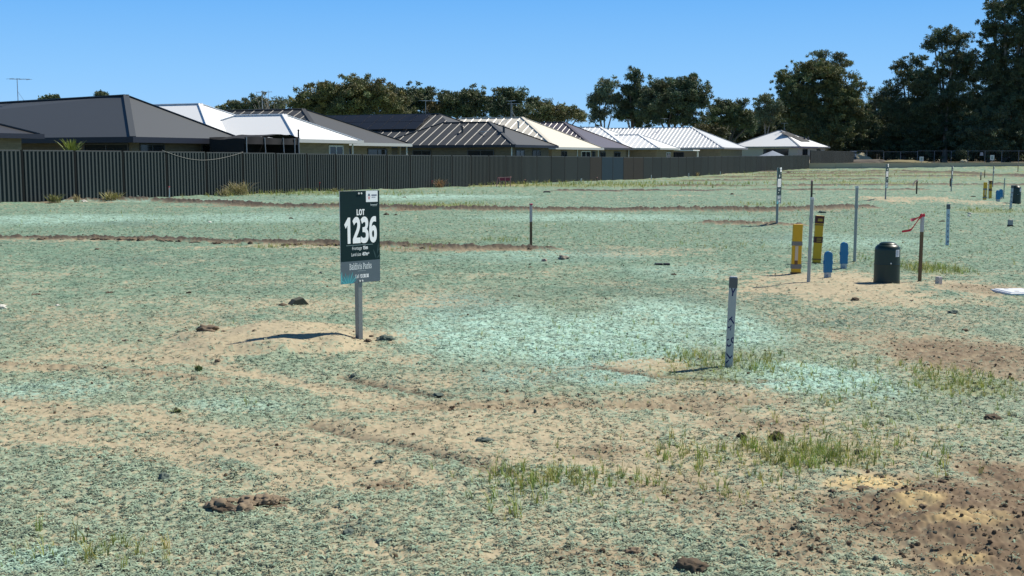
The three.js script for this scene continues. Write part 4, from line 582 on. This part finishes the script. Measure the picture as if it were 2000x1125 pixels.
stake('wooden stake with white top and short pink ribbon at a furrow end', 1037, 482, 397, { white: .42, flag: 'pink', flagL: .035, flagD: .30, flagW: .045, mat: wood });
stake('thin dark stake with a pink ribbon directly behind the white pipe', 1584, 420, 352, { w: .04, flag: 'pale', flagL: .07, flagD: .32, mat: woodDark });
stake('short dark stake with a pale pink ribbon in front of the low wall', 1790, 380, 352, { w: .045, mat: woodDark, flag: 'pale', flagL: .3, flagD: .25, flagW: .12 });
stake('dark stake with a bright pink ribbon beside a lot sign', 1856, 364, 348, { w: .05, mat: woodDark, flag: 'pink', flagL: .16, flagD: .3, flagW: .14 });
stake('short stake with a white top near the far end of the field', 1915.5, 352, 336, { w: .06, white: .4, mat: woodDark });
stake('bare thin stake between the two farthest stakes', 1923, 347, 332, { w: .05, mat: woodDark });
stake('stake with an orange tip in front of the low wall, under the giant tree', 1988, 335, 322, { w: .06, mat: woodDark, flag: 'pale', flagL: .14, flagD: .2, flagW: .12 });
stake('pale stake with a red ribbon at the foot of the fence below the slate roof', 331, 388, 364, { w: .035, mat: pvc, flag: 'red', flagL: .03, flagD: .22, flagW: .06 });
stake('stake with a red ribbon by the fence, below the grey ribbed roof', 625, 376, 356, { w: .03, mat: woodDark, flag: 'red', flagL: .04, flagD: .3, flagW: .07 });
stake('stake with a faded red ribbon by the fence, below the solar panels', 844, 367, 353, { w: .03, mat: woodDark, flag: 'red', flagL: .04, flagD: .25, flagW: .07 });
stake('stake with a pale pink tip by the fence, right of the little pink barrier', 1026, 361, 350, { w: .05, mat: woodDark, flag: 'pale', flagL: .03, flagD: .25, flagW: .07 });
stake('leaning stake with a white top by the fence, below the cream roof', 1133, 356.5, 348, { w: .08, mat: pvc, lean: -.4 });
stake('stake with an orange pink tip by the fence, near the blue panels', 1166, 355, 346, { w: .06, mat: woodDark, flag: 'pale', flagL: .05, flagD: .2, flagW: .08 });
stake('white topped stake by the fence, below the white roofed wing', 1272, 350, 342, { w: .06, mat: pvc });
stake('white topped stake by the fence, below the strongly ribbed roof', 1345, 346, 338, { w: .06, mat: pvc });
stake('white topped stake by the fence end, below the blue grey canopy', 1407, 342, 335, { w: .06, mat: pvc });
// thin plain pipes
function pipe(label, px, py, top, wpix, m, lean, cap) { const p = at(px, py), H = topY(p, top) - p.y, r = wpx(p, wpix) / 2, t = thing('marker_pipe', label, 'pipe', [p.x, p.y, p.z], .4); part('pipe', new THREE.CylinderGeometry(r, r, H + .15, 14).translate(0, H / 2 - .075, 0), m, t); part('cap', new THREE.CylinderGeometry(r * 1.2, r * 1.2, .03, 14).translate(0, H - .01, 0), cap || pvc, t); part('collar', new THREE.CylinderGeometry(r * 1.25, r * 1.25, .05, 14).translate(0, H * .74, 0), m, t); t.rotation.z = lean; return t; }
pipe('tall white pipe standing in front of the yellow marker posts', 1579, 553, 386, 7, mat(.36, .37, .355, .5), -.022, pvc);
pipe('tall thin grey pipe with a collar behind the blue bollards', 1669, 512, 364, 6, mat(.32, .34, .32, .5), -.004);
pipe('thin far pipe among the distant blue bollards', 1960, 389, 348, 2, mat(.3, .33, .3, .6), -.02);
{ const p = at(1596, 513), t = thing('pipe_stub', 'short white pipe stub beside the taller yellow marker post', 'pipe', [p.x, p.y, p.z]); const H = topY(p, 487) - p.y, r = .019; part('pipe', new THREE.CylinderGeometry(r, r, H + .1, 12).translate(0, H / 2 - .05, 0), mat(.55, .54, .50, .6), t); part('rim', new THREE.TorusGeometry(r * .85, .005, 6, 14).rotateX(Math.PI / 2).translate(0, H, 0), pvc, t); }
// painted square pegs with hand lettering
function letterTex(marks, base) { const cv = document.createElement('canvas'); cv.width = 96; cv.height = 1024; const c = cv.getContext('2d'); c.fillStyle = base; c.fillRect(0, 0, 96, 1024); const r = rng(21); for (let i = 0; i < 260; i++) { c.fillStyle = 'rgba(120,118,112,' + (.03 + .05 * r()) + ')'; c.fillRect(r() * 96, r() * 1024, 1 + r() * 3, 8 + r() * 60); } for (const [s, x, y, sz, rot] of marks) { c.save(); c.translate(x, y); c.rotate(rot); c.fillStyle = '#1d1c52'; c.font = 'bold ' + sz + 'px sans-serif'; c.fillText(s, 0, 0); c.restore(); } const t = new THREE.CanvasTexture(cv); t.colorSpace = THREE.SRGBColorSpace; return t; }
function peg(label, px, py, top, w, marks, base, turn, lean, band) {
  const p = at(px, py), H = topY(p, top) - p.y, t = thing('survey_peg', label, 'peg', [p.x, p.y, p.z], turn); part('shaft', rbx(w, H + .12, w, .004, 0, H / 2 - .06, 0), new THREE.MeshStandardMaterial({ color: base, roughness: .75 }), t);
  const f = new THREE.PlaneGeometry(w - .008, H - .01); f.translate(0, H / 2, w / 2 + .0015); part('lettered_face', f, new THREE.MeshStandardMaterial({ map: letterTex(marks, base), roughness: .75 }), t); if (band) part('dark_band', bx(w + .004, H * .11, w + .004, 0, H * .94, 0), mat(.12, .12, .125, .8), t); part('top_paint', bx(w - .006, .006, w - .006, 0, H + .003, 0), whitePaint, t); t.rotation.z = lean; return t;
}
peg('white square peg with dark blue hand lettering standing in a grass tuft', 1423, 716, 541, .056, [['Y', 4, 200, 130, .1], ['CT', 8, 590, 120, -.75], ["'", 8, 640, 110, .3], ['Co', 10, 800, 125, -.6], ['EL', 4, 985, 125, -.85]], '#b2b2b0', -.12, -.035, true);
peg('pale peg scribbled with blue letters behind the red ribbon stake', 1850, 478, 399, .052, [['O', 10, 300, 90, .1], ['S', 14, 430, 90, -.2], ['E', 14, 560, 90, .1], ['R', 14, 700, 90, 0], ['A', 14, 830, 90, .1], ['M', 8, 960, 90, 0]], '#b9c6cd', -.1, .008, true);
peg('pale peg with dark lettering standing close to the far green pillar', 1973.5, 409, 362, .058, [['W', 4, 330, 90, .1], ['A', 14, 520, 100, -.2], ['N', 10, 720, 90, .1]], '#b4b8bd', -.1, -.04, true);
{ const p = at(1973, 443), t = thing('marker_block', 'small grey stub with a dark foot lying alone near the lettered peg', 'block', [p.x, p.y, p.z], .3); part('body', rbx(.085, .12, .085, .008, 0, .10, 0), mat(.34, .32, .31, .8), t); part('foot', rbx(.10, .05, .10, .008, 0, .022, 0), mat(.05, .04, .035, .8), t); }
{ const p = at(1833, 557), t = thing('marker_block', 'small whitish wooden block beside the red ribbon stake', 'block', [p.x, p.y, p.z], .5); part('body', rbx(.062, .11, .062, .006, 0, .035, 0), mat(.56, .50, .45, .85), t); part('top', rbx(.058, .008, .058, .003, 0, .094, 0), whitePaint, t); }
// yellow marker posts
const yel = mat(.66, .37, .008, .55), greyTape = mat(.20, .19, .18, .7), maroon = mat(.075, .014, .012, .6), brown = mat(.16, .08, .035, .7), paleStrip = mat(.62, .50, .38, .6);
function marker(label, px, py, top, w, style, turn, lean = 0, group) {
  const p = at(px, py), H = topY(p, top) - p.y, t = thing('marker_post', label, 'marker', [p.x, p.y, p.z], turn, group), D = .045, z = D / 2;
  part('post', rbx(w, H + .1, D, .008, 0, H / 2 - .05, 0), yel, t); const band = (name, y0, y1, m, ww = w + .006, dd = D + .006) => part(name, bx(ww, (y1 - y0) * H, dd, 0, (y0 + y1) / 2 * H, 0), m, t);
  if (style === 'a') { band('tape', .58, .66, greyTape); band('tape', .12, .21, greyTape); part('label_strip', bx(w * .32, H * .29, .006, -w * .08, H * .425, z + .003), paleStrip, t); part('label_strip', bx(w * .32, H * .08, .007, -w * .08, H * .245, z + .003), brown, t); band('foot_stain', -.02, .05, brown); }
  else { band('label', .84, .995, maroon); band('label', .44, .565, maroon); for (const [y, h] of [[.90, .03], [.93, .018]]) part('lettering', bx(w * .6, H * h, .005, 0, H * y, z + .006), mat(.5, .32, .04, .6), t); for (const y of [.475, .505, .535]) part('lettering', bx(w * .6, H * .014, .005, w * .03, H * y, z + .006), mat(.45, .28, .04, .6), t); band('tape', .80, .82, brown); band('tape', .09, .11, brown); band('foot_stain', -.02, .03, brown); }
  t.rotation.z = lean; return t;
}
marker('shorter yellow marker post with grey tape and a pale strip', 1554, 536, 438, .128, 'a', .12, -.02);
marker('taller yellow marker post with dark red labels beside a pipe stub', 1594.5, 515, 421, .12, 'b', .12, -.045);
marker('far yellow marker post with a brown band, left of its thinner neighbour', 1923, 391, 356, .135, 'a', .3, -.01);
marker('far yellow marker post with dark labels behind a thin pale pipe', 1934, 388, 353, .115, 'b', .5, .01);
pipe('thin pale pipe standing against the far yellow marker post', 1930, 389, 352, 1.6, mat(.6, .55, .42, .6), .01);
// blue bollards
const blue = mat(.010, .165, .36, .45), blueTop = blue, greyBase = mat(.42, .45, .46, .7);
function bollard(label, px, py, top, w, markText, lean, group) {
  const p = at(px, py), H = topY(p, top) - p.y, t = thing('blue_bollard', label, 'bollard', [p.x, p.y, p.z], .1, group), D = w * .75;
  const s = new THREE.Shape(); const hb = H * .24; s.moveTo(-w / 2, 0); s.lineTo(-w / 2, H - hb - w * .55); s.bezierCurveTo(-w / 2, H - hb - w * .22, -w * .26, H - hb, 0, H - hb); s.bezierCurveTo(w * .26, H - hb, w / 2, H - hb - w * .22, w / 2, H - hb - w * .55); s.lineTo(w / 2, 0);
  const g = new THREE.ExtrudeGeometry(s, { depth: D - .02, bevelEnabled: true, bevelSize: .009, bevelThickness: .01, bevelSegments: 3, curveSegments: 10 }); g.translate(0, hb, -D / 2 + .01); part('body', g, blue, t);
  part('base', rbx(w * .94, hb + .08, D * .94, .008, 0, hb / 2 - .04, 0), greyBase, t);
  part('crown_cap', new THREE.SphereGeometry(w * .36, 14, 8, 0, 6.29, 0, 1.3).scale(1, .35, .8).translate(0, H - w * .10, 0), blueTop, t);
  for (const x of [-1, 1]) part('lug', rbx(.016, .05, D * .5, .005, x * (w / 2 + .012), H * .60, 0), blue, t);
  if (markText) { const cv = document.createElement('canvas'); cv.width = 128; cv.height = 64; const c = cv.getContext('2d'); c.fillStyle = '#b4bbbd'; c.fillRect(0, 0, 128, 64); c.fillStyle = '#2f4f86'; c.font = 'bold 56px sans-serif'; c.fillText(markText, 6, 54); const tx = new THREE.CanvasTexture(cv); tx.colorSpace = THREE.SRGBColorSpace; part('lettering', new THREE.PlaneGeometry(w * .85, hb * .7).translate(0, hb * .5, D * .47 + .002), new THREE.MeshStandardMaterial({ map: tx, roughness: .7 }), t); }
  t.rotation.z = lean; return t;
}
bollard('blue bollard with a grey foot, the one standing closer to the white pipe', 1616, 545, 492, .084, 'W', -.01);
bollard('blue bollard with a letter A on its pale foot', 1647.5, 526, 474, .082, 'AV', 0);
bollard('far blue bollard standing in front of its twin near the far pillar', 1949, 393, 372, .12, '', .01);
bollard('far blue bollard half hidden behind its twin near the far pillar', 1954.5, 389, 370, .115, '', .02);
// green pillars
const green = mat(.006, .024, .018, .4), greenTop = green;
function pillar(label, px, py, top, wpix) {
  const p = at(px, py), H = topY(p, top) - p.y, R = wpx(p, wpix) / 2, t = thing('utility_pillar', label, 'pillar', [p.x, p.y, p.z - R * .5], .55);
  const pr = [[R * 1.0, -.08], [R * 1.02, H * .05], [R, H * .1], [R * .99, H * .44], [R * 1.015, H * .45], [R * 1.015, H * .47], [R * .985, H * .48], [R * .975, H * .80], [R * .94, H * .87], [R * .80, H * .92], [R * .62, H * .945]];
  part('body', new THREE.LatheGeometry(pr.map(q => new THREE.Vector2(...q)), 36), green, t);
  part('domed_lid', new THREE.LatheGeometry([[R * .66, H * .942], [R * .64, H * .96], [R * .5, H * .985], [R * .25, H * 1.0], [.0005, H * 1.003]].map(q => new THREE.Vector2(...q)), 32), greenTop, t);
  const arc = new THREE.CylinderGeometry(R * 1.004, R * 1.004, H * .17, 10, 1, true, -.18, .42); arc.translate(0, H * .74, 0); const lb = part('sticker', arc, mat(.66, .68, .72, .6), t); for (let i = 0; i < 4; i++) { const a = new THREE.CylinderGeometry(R * 1.009, R * 1.009, H * .012, 8, 1, true, -.10, .26); a.translate(0, H * (.79 - .03 * i), 0); part('print_line', a, mat(.25, .28, .34, .7), lb); }
  const a0 = -.55, b = new THREE.SphereGeometry(.010, 10, 8); b.translate(Math.sin(a0) * R, H * .50, Math.cos(a0) * R); part('lock', b, boltMat, t); return t;
}
pillar('squat dark green utility pillar with a domed lid beside the red ribbon stake', 1735, 557, 473, 50);
pillar('far dark green utility pillar beside a lettered peg', 1985.5, 397, 362, 19);
// white pit lid
{ const p = at(1985, 572), t = thing('pit_lid', 'white plastic service pit lid lying in the ground', 'lid', [p.x, p.y, p.z], .1); part('frame', rbx(.40, .05, .46, .015, 0, .012, 0), mat(.60, .62, .64, .5), t); const l = part('lid', rbx(.34, .02, .40, .008, 0, .036, 0), mat(.74, .76, .78, .45), t); for (const z of [-.12, .12]) part('lift_slot', rbx(.05, .008, .03, .003, -.06, .045, z), mat(.1, .1, .1, .8), l); }
// small pink barrier by the fence
{ const p = at(985, 365), t = thing('trestle_barrier', 'small pink and red trestle barrier near the fence', 'barrier', [p.x, p.y, p.z], .15), m = mat(.55, .24, .22, .7), m2 = mat(.24, .03, .05, .7), S = .52; part('top_rail', bar(V(-.36, S, 0), V(.36, S + .02, 0), .035), m, t); part('panel', bx(.66, .15, .02, .03, S - .10, 0), m2, t); for (const [a, b] of [[-.36, -.46], [-.3, -.16], [.05, .05], [.34, .34]]) part('leg', bar(V(a, S, .02), V(b, -.03, .06), .035), m, t); part('knob', new THREE.SphereGeometry(.035, 8, 6).translate(.36, S + .02, 0), m, t); }

// ---------------------------------------------------------------- clods, stones and scraps lying about
function lump(seed, sx, sy, sz, det = 5, k = .5) { const g = new THREE.IcosahedronGeometry(1, det), P = g.attributes.position; for (let i = 0; i < P.count; i++) { const x = P.getX(i), y = P.getY(i), z = P.getZ(i), n = 1 + k * noise(x * 1.7 + seed, y * 1.7 + z * 1.3 + seed) + k * .55 * noise(x * 4 + seed, z * 4 - y * 3) + k * .32 * noise(x * 9 + y * 5 + seed, z * 9 - y * 7) + k * .15 * noise(x * 21 - y * 9, z * 21 + y * 17 + seed); P.setXYZ(i, x * n * sx, y * n * sy, z * n * sz); } const q = mergeVertices((g.deleteAttribute('normal'), g.deleteAttribute('uv'), g)); q.computeVertexNormals(); return q; }
const earth = mat(.105, .078, .052, 1), earth2 = mat(.165, .125, .085, 1), mulchy = mat(.10, .13, .11, 1), stone = mat(.24, .215, .175, .9), whiteSt = mat(.62, .60, .54, .85), blackPl = mat(.012, .014, .016, .55);
function clod(label, px, py, w, h, m = earth, group, name = 'dirt_clod', cat = 'clod') { const p = at(px, py), W = wpx(p, w) / 2, H = wpx(p, h) / 2; return single(name, lump(px * .13 + py, W, H, W * .8), m, label, cat, [p.x, p.y + H * .55, p.z], px, group); }
clod('cracked brown clod sitting on the upper rim of the sand mound', 405, 651, 40, 16, earth2);
const CG = 'brown clods round the sand mound under the lot sign';
for (const [x, y, w, h] of [[245, 668, 12, 8], [272, 668, 12, 7], [313, 659, 9, 6], [362, 656, 12, 9], [352, 659, 10, 7], [435, 660, 10, 8], [497, 669, 8, 6], [425, 710, 12, 8], [400, 702, 8, 5], [260, 707, 9, 7], [690, 668, 10, 7], [725, 660, 9, 6], [520, 650, 6, 4], [610, 700, 8, 5]]) clod('small brown clod at the edge of the sand mound', x, y, w, h, earth2, CG);
clod('dark lump of soil directly right of the lot sign post', 754, 665, 32, 14, mulchy);
clod('dark lumpy clod beside the foot of the lot sign post', 718, 668, 16, 9, earth);
{ const p = at(492, 980), r = rng(88), g = []; for (let i = 0; i < 15; i++) { const q = .025 + .05 * r() * (1 - i / 24), a = lump(i * 3.1, q * .8, q * .42, q * .7); a.translate((r() - .5) * .30, q * .12 + .02 * r(), (r() - .5) * .2); g.push(a); } single('dirt_clod', mergeGeometries(g), mat(.22, .17, .115, 1), 'big brown broken clod pushed up beside the wheel rut', 'clod', [p.x, p.y, p.z], .2); } clod('dark clod next to the big broken one, along the rut', 440, 990, 44, 22, earth);
clod('dark green lump at the start of the rut', 322, 936, 26, 20, mulchy);
clod('black round lump in the grass below the lettered peg', 1517, 856, 30, 22, earth); clod('smaller black lump left of the round one in the grass', 1448, 853, 18, 14, earth);
clod('brown upright clod among the grass', 1676, 890, 20, 18, earth2); clod('dark lump alone right of the grass patches', 1936, 816, 34, 14, earth);
const SG = 'clods on the dug brown soil';
for (const [x, y, w, h] of [[1626, 964, 18, 12], [1690, 955, 30, 8], [1715, 1028, 26, 12], [1805, 1003, 22, 8], [1840, 942, 16, 8], [1610, 1000, 40, 9], [1640, 935, 12, 8], [1850, 990, 14, 7], [1900, 1009, 14, 6], [1790, 1090, 12, 7]]) clod('dark clod lying on the dug brown soil', x, y, w, h, earth, SG);
clod('large dark hollow clod at the edge of the thin mulch', 1350, 1108, 60, 28, earth); clod('brown clod with a shaded side near the sandy patch', 1235, 1077, 34, 18, earth2);
const FG = 'dark clods along the shallow ruts';
for (const [x, y, w, h] of [[690, 733, 22, 14], [855, 765, 34, 10], [955, 780, 18, 10], [1045, 808, 10, 16], [945, 858, 50, 12], [725, 895, 10, 8], [765, 893, 14, 8], [742, 900, 30, 9], [205, 1000, 30, 9], [8, 938, 14, 10], [820, 1092, 30, 10], [745, 1056, 30, 16], [680, 1040, 40, 20], [1000, 990, 22, 9], [430, 990, 30, 10], [1305, 990, 40, 9]]) clod('dark clod beside a shallow rut', x, y, w * .65, h * .65, mulchy, FG);
clod('white stone with a brown underside at the mulched area', 4, 601, 16, 11, whiteSt, null, 'stone', 'stone');
clod('grey brown stone lying in the mulch right of the pink ribbon stake', 1100, 508, 22, 11, stone, null, 'stone', 'stone'); clod('pinkish stone just left of the grey brown stone', 1063, 511, 12, 8, mat(.42, .30, .24, .9), null, 'stone', 'stone'); clod('little dark stone below the pinkish stone', 1035, 521, 10, 5, earth, null, 'stone', 'stone');
{ const p = at(585, 596), t = thing('broken_paver', 'dark broken paver tilted up on the mulch', 'paver', [p.x, p.y, p.z], .5); const b = part('slab', (() => { const s = new THREE.Shape([[-.13, -.02], [.10, -.02], [.02, .07], [-.06, .05]].map(q => new THREE.Vector2(...q))); return new THREE.ExtrudeGeometry(s, { depth: .12, bevelEnabled: true, bevelSize: .006, bevelThickness: .006, bevelSegments: 1 }).translate(0, .01, -.06); })(), mat(.08, .08, .055, .9), t); part('chip', lump(3, .04, .025, .04, 2).translate(-.2, .015, .04), earth, t); }
{ const p = at(1293, 516), t = thing('black_offcut', 'pair of black plastic offcuts lying flat on the mulch', 'offcut', [p.x, p.y, p.z], .1); part('piece', rbx(.11, .03, .08, .01, -.05, .02, 0), blackPl, t); part('piece', rbx(.09, .035, .08, .012, .065, .02, .02), blackPl, t); }
{ const p = at(1068, 378), t = thing('drain_block', 'dark flat block in the far mulch, right of the pink barrier', 'block', [p.x, p.y, p.z], .05); part('slab', rbx(.30, .10, .25, .015, 0, .05, 0), mat(.05, .06, .055, .9), t); part('lid', rbx(.24, .02, .2, .006, 0, .105, 0), mat(.08, .09, .085, .9), t); }
const DG2 = 'dark clods strewn over the far mulch';
for (const [x, y, w, h] of [[754, 420, 10, 6], [773, 420, 6, 4], [790, 386, 8, 4], [568, 428, 8, 5], [627, 535, 8, 6], [1315, 538, 12, 7], [1530, 439, 10, 6], [1605, 416, 14, 6], [1480, 411, 16, 7], [1540, 319 + 20, 8, 5], [368, 573, 10, 7], [215, 572, 20, 5], [180, 580, 12, 6], [70, 575, 18, 5], [190, 486, 12, 5], [1430, 380, 7, 4], [1590, 380, 8, 4], [1670, 588, 18, 10], [1860, 613, 20, 10], [1780, 592, 10, 5], [1885, 648, 16, 8], [1250, 1040, 22, 8], [1450, 437, 30, 5], [1690, 402, 16, 4], [1900, 385, 10, 3], [1840, 432, 12, 4], [1560, 600, 10, 5], [950, 412, 8, 4]]) clod('dark clod on the green mulch', x, y, w, h, x % 3 ? earth : mulchy, DG2);
const WG = 'white stones at the foot of the fence';
for (const [x, y, w, h] of [[165, 394, 12, 5], [185, 392, 14, 5], [112, 598, 10, 4], [760, 365, 18, 3], [410, 435, 8, 4], [1895, 418, 9, 4], [1893, 422, 8, 4]]) clod('pale stone lying on the mulch', x, y, w, h, whiteSt, WG, 'stone', 'stone');
const furG = 'clods along the dug furrow';
{ const r = rng(44); for (let i = 0; i < 100; i++) { const x = 5 + i * 10.5 + r() * 10, y = 465.5 + sm(0, 1050, x) * 19 + r() * 4; clod('dark brown clod lying along the dug furrow', x, y, 8 + r() * 14, 4 + r() * 4.5, r() < .7 ? earth : earth2, furG); } }
// weeds at the foot of the fence
function weed(label, px, py, hpx, n, c, sp) { const p = at(px, py + (py < 400 ? 4 * (py - 300) / 90 : 0)), h = wpx(p, hpx); const t = thing('weed_clump', label, 'weed', [p.x, p.y, p.z]); part('leaves', blades(Math.round(n * .7), px, h, h * sp, .013, h * sp * 1.2), leafy(...c.map(q => q * 1.7)), t); part('stalks', blades(Math.round(n / 4), px + 1, h * 1.25, h * .35, .008, h * sp, 0, .1), leafy(.26, .22, .10), t); return t; }
weed('bushy green weed at the fence foot, below the dark roof at the end', 108, 392, 17, 90, [.12, .13, .04], 1.0); weed('thin straw coloured weed by the fence, left of the white stones', 150, 391, 16, 40, [.22, .19, .09], .5); weed('spreading yellow green weed by the fence, right of the white stones', 222, 389, 18, 110, [.17, .16, .04], 1.3);
weed('wide tall dry weed against the fence, below the slate roof edge', 468, 378, 24, 160, [.16, .14, .06], 1.3); weed('low dry weed against the fence, left of the wide one', 440, 380, 16, 70, [.17, .15, .06], 1.0); weed('reddish dry weed by the fence, below the solar panels', 858, 364, 16, 80, [.20, .11, .05], .9); weed('small weed by the fence, right of the lot sign top', 655, 373, 9, 50, [.17, .16, .05], .9); weed('straw weed by the far fence, below the ribbed pale roof', 1361, 342, 8, 50, [.28, .22, .10], .8); weed('straw weed by the far fence, below the blue grey canopy', 1470, 335, 7, 50, [.28, .22, .10], .8); weed('small dark weed standing in the mulch in front of the sand mound', 388, 729, 14, 26, [.07, .10, .03], .5); weed('tiny green weed in the striped sand', 345, 806, 10, 26, [.08, .12, .03], .9); weed('straw weed on the wall top at the raised fence', 1600, 318, 5, 30, [.28, .22, .10], .8);
console.log('all built');
renderer.render(scene, camera);
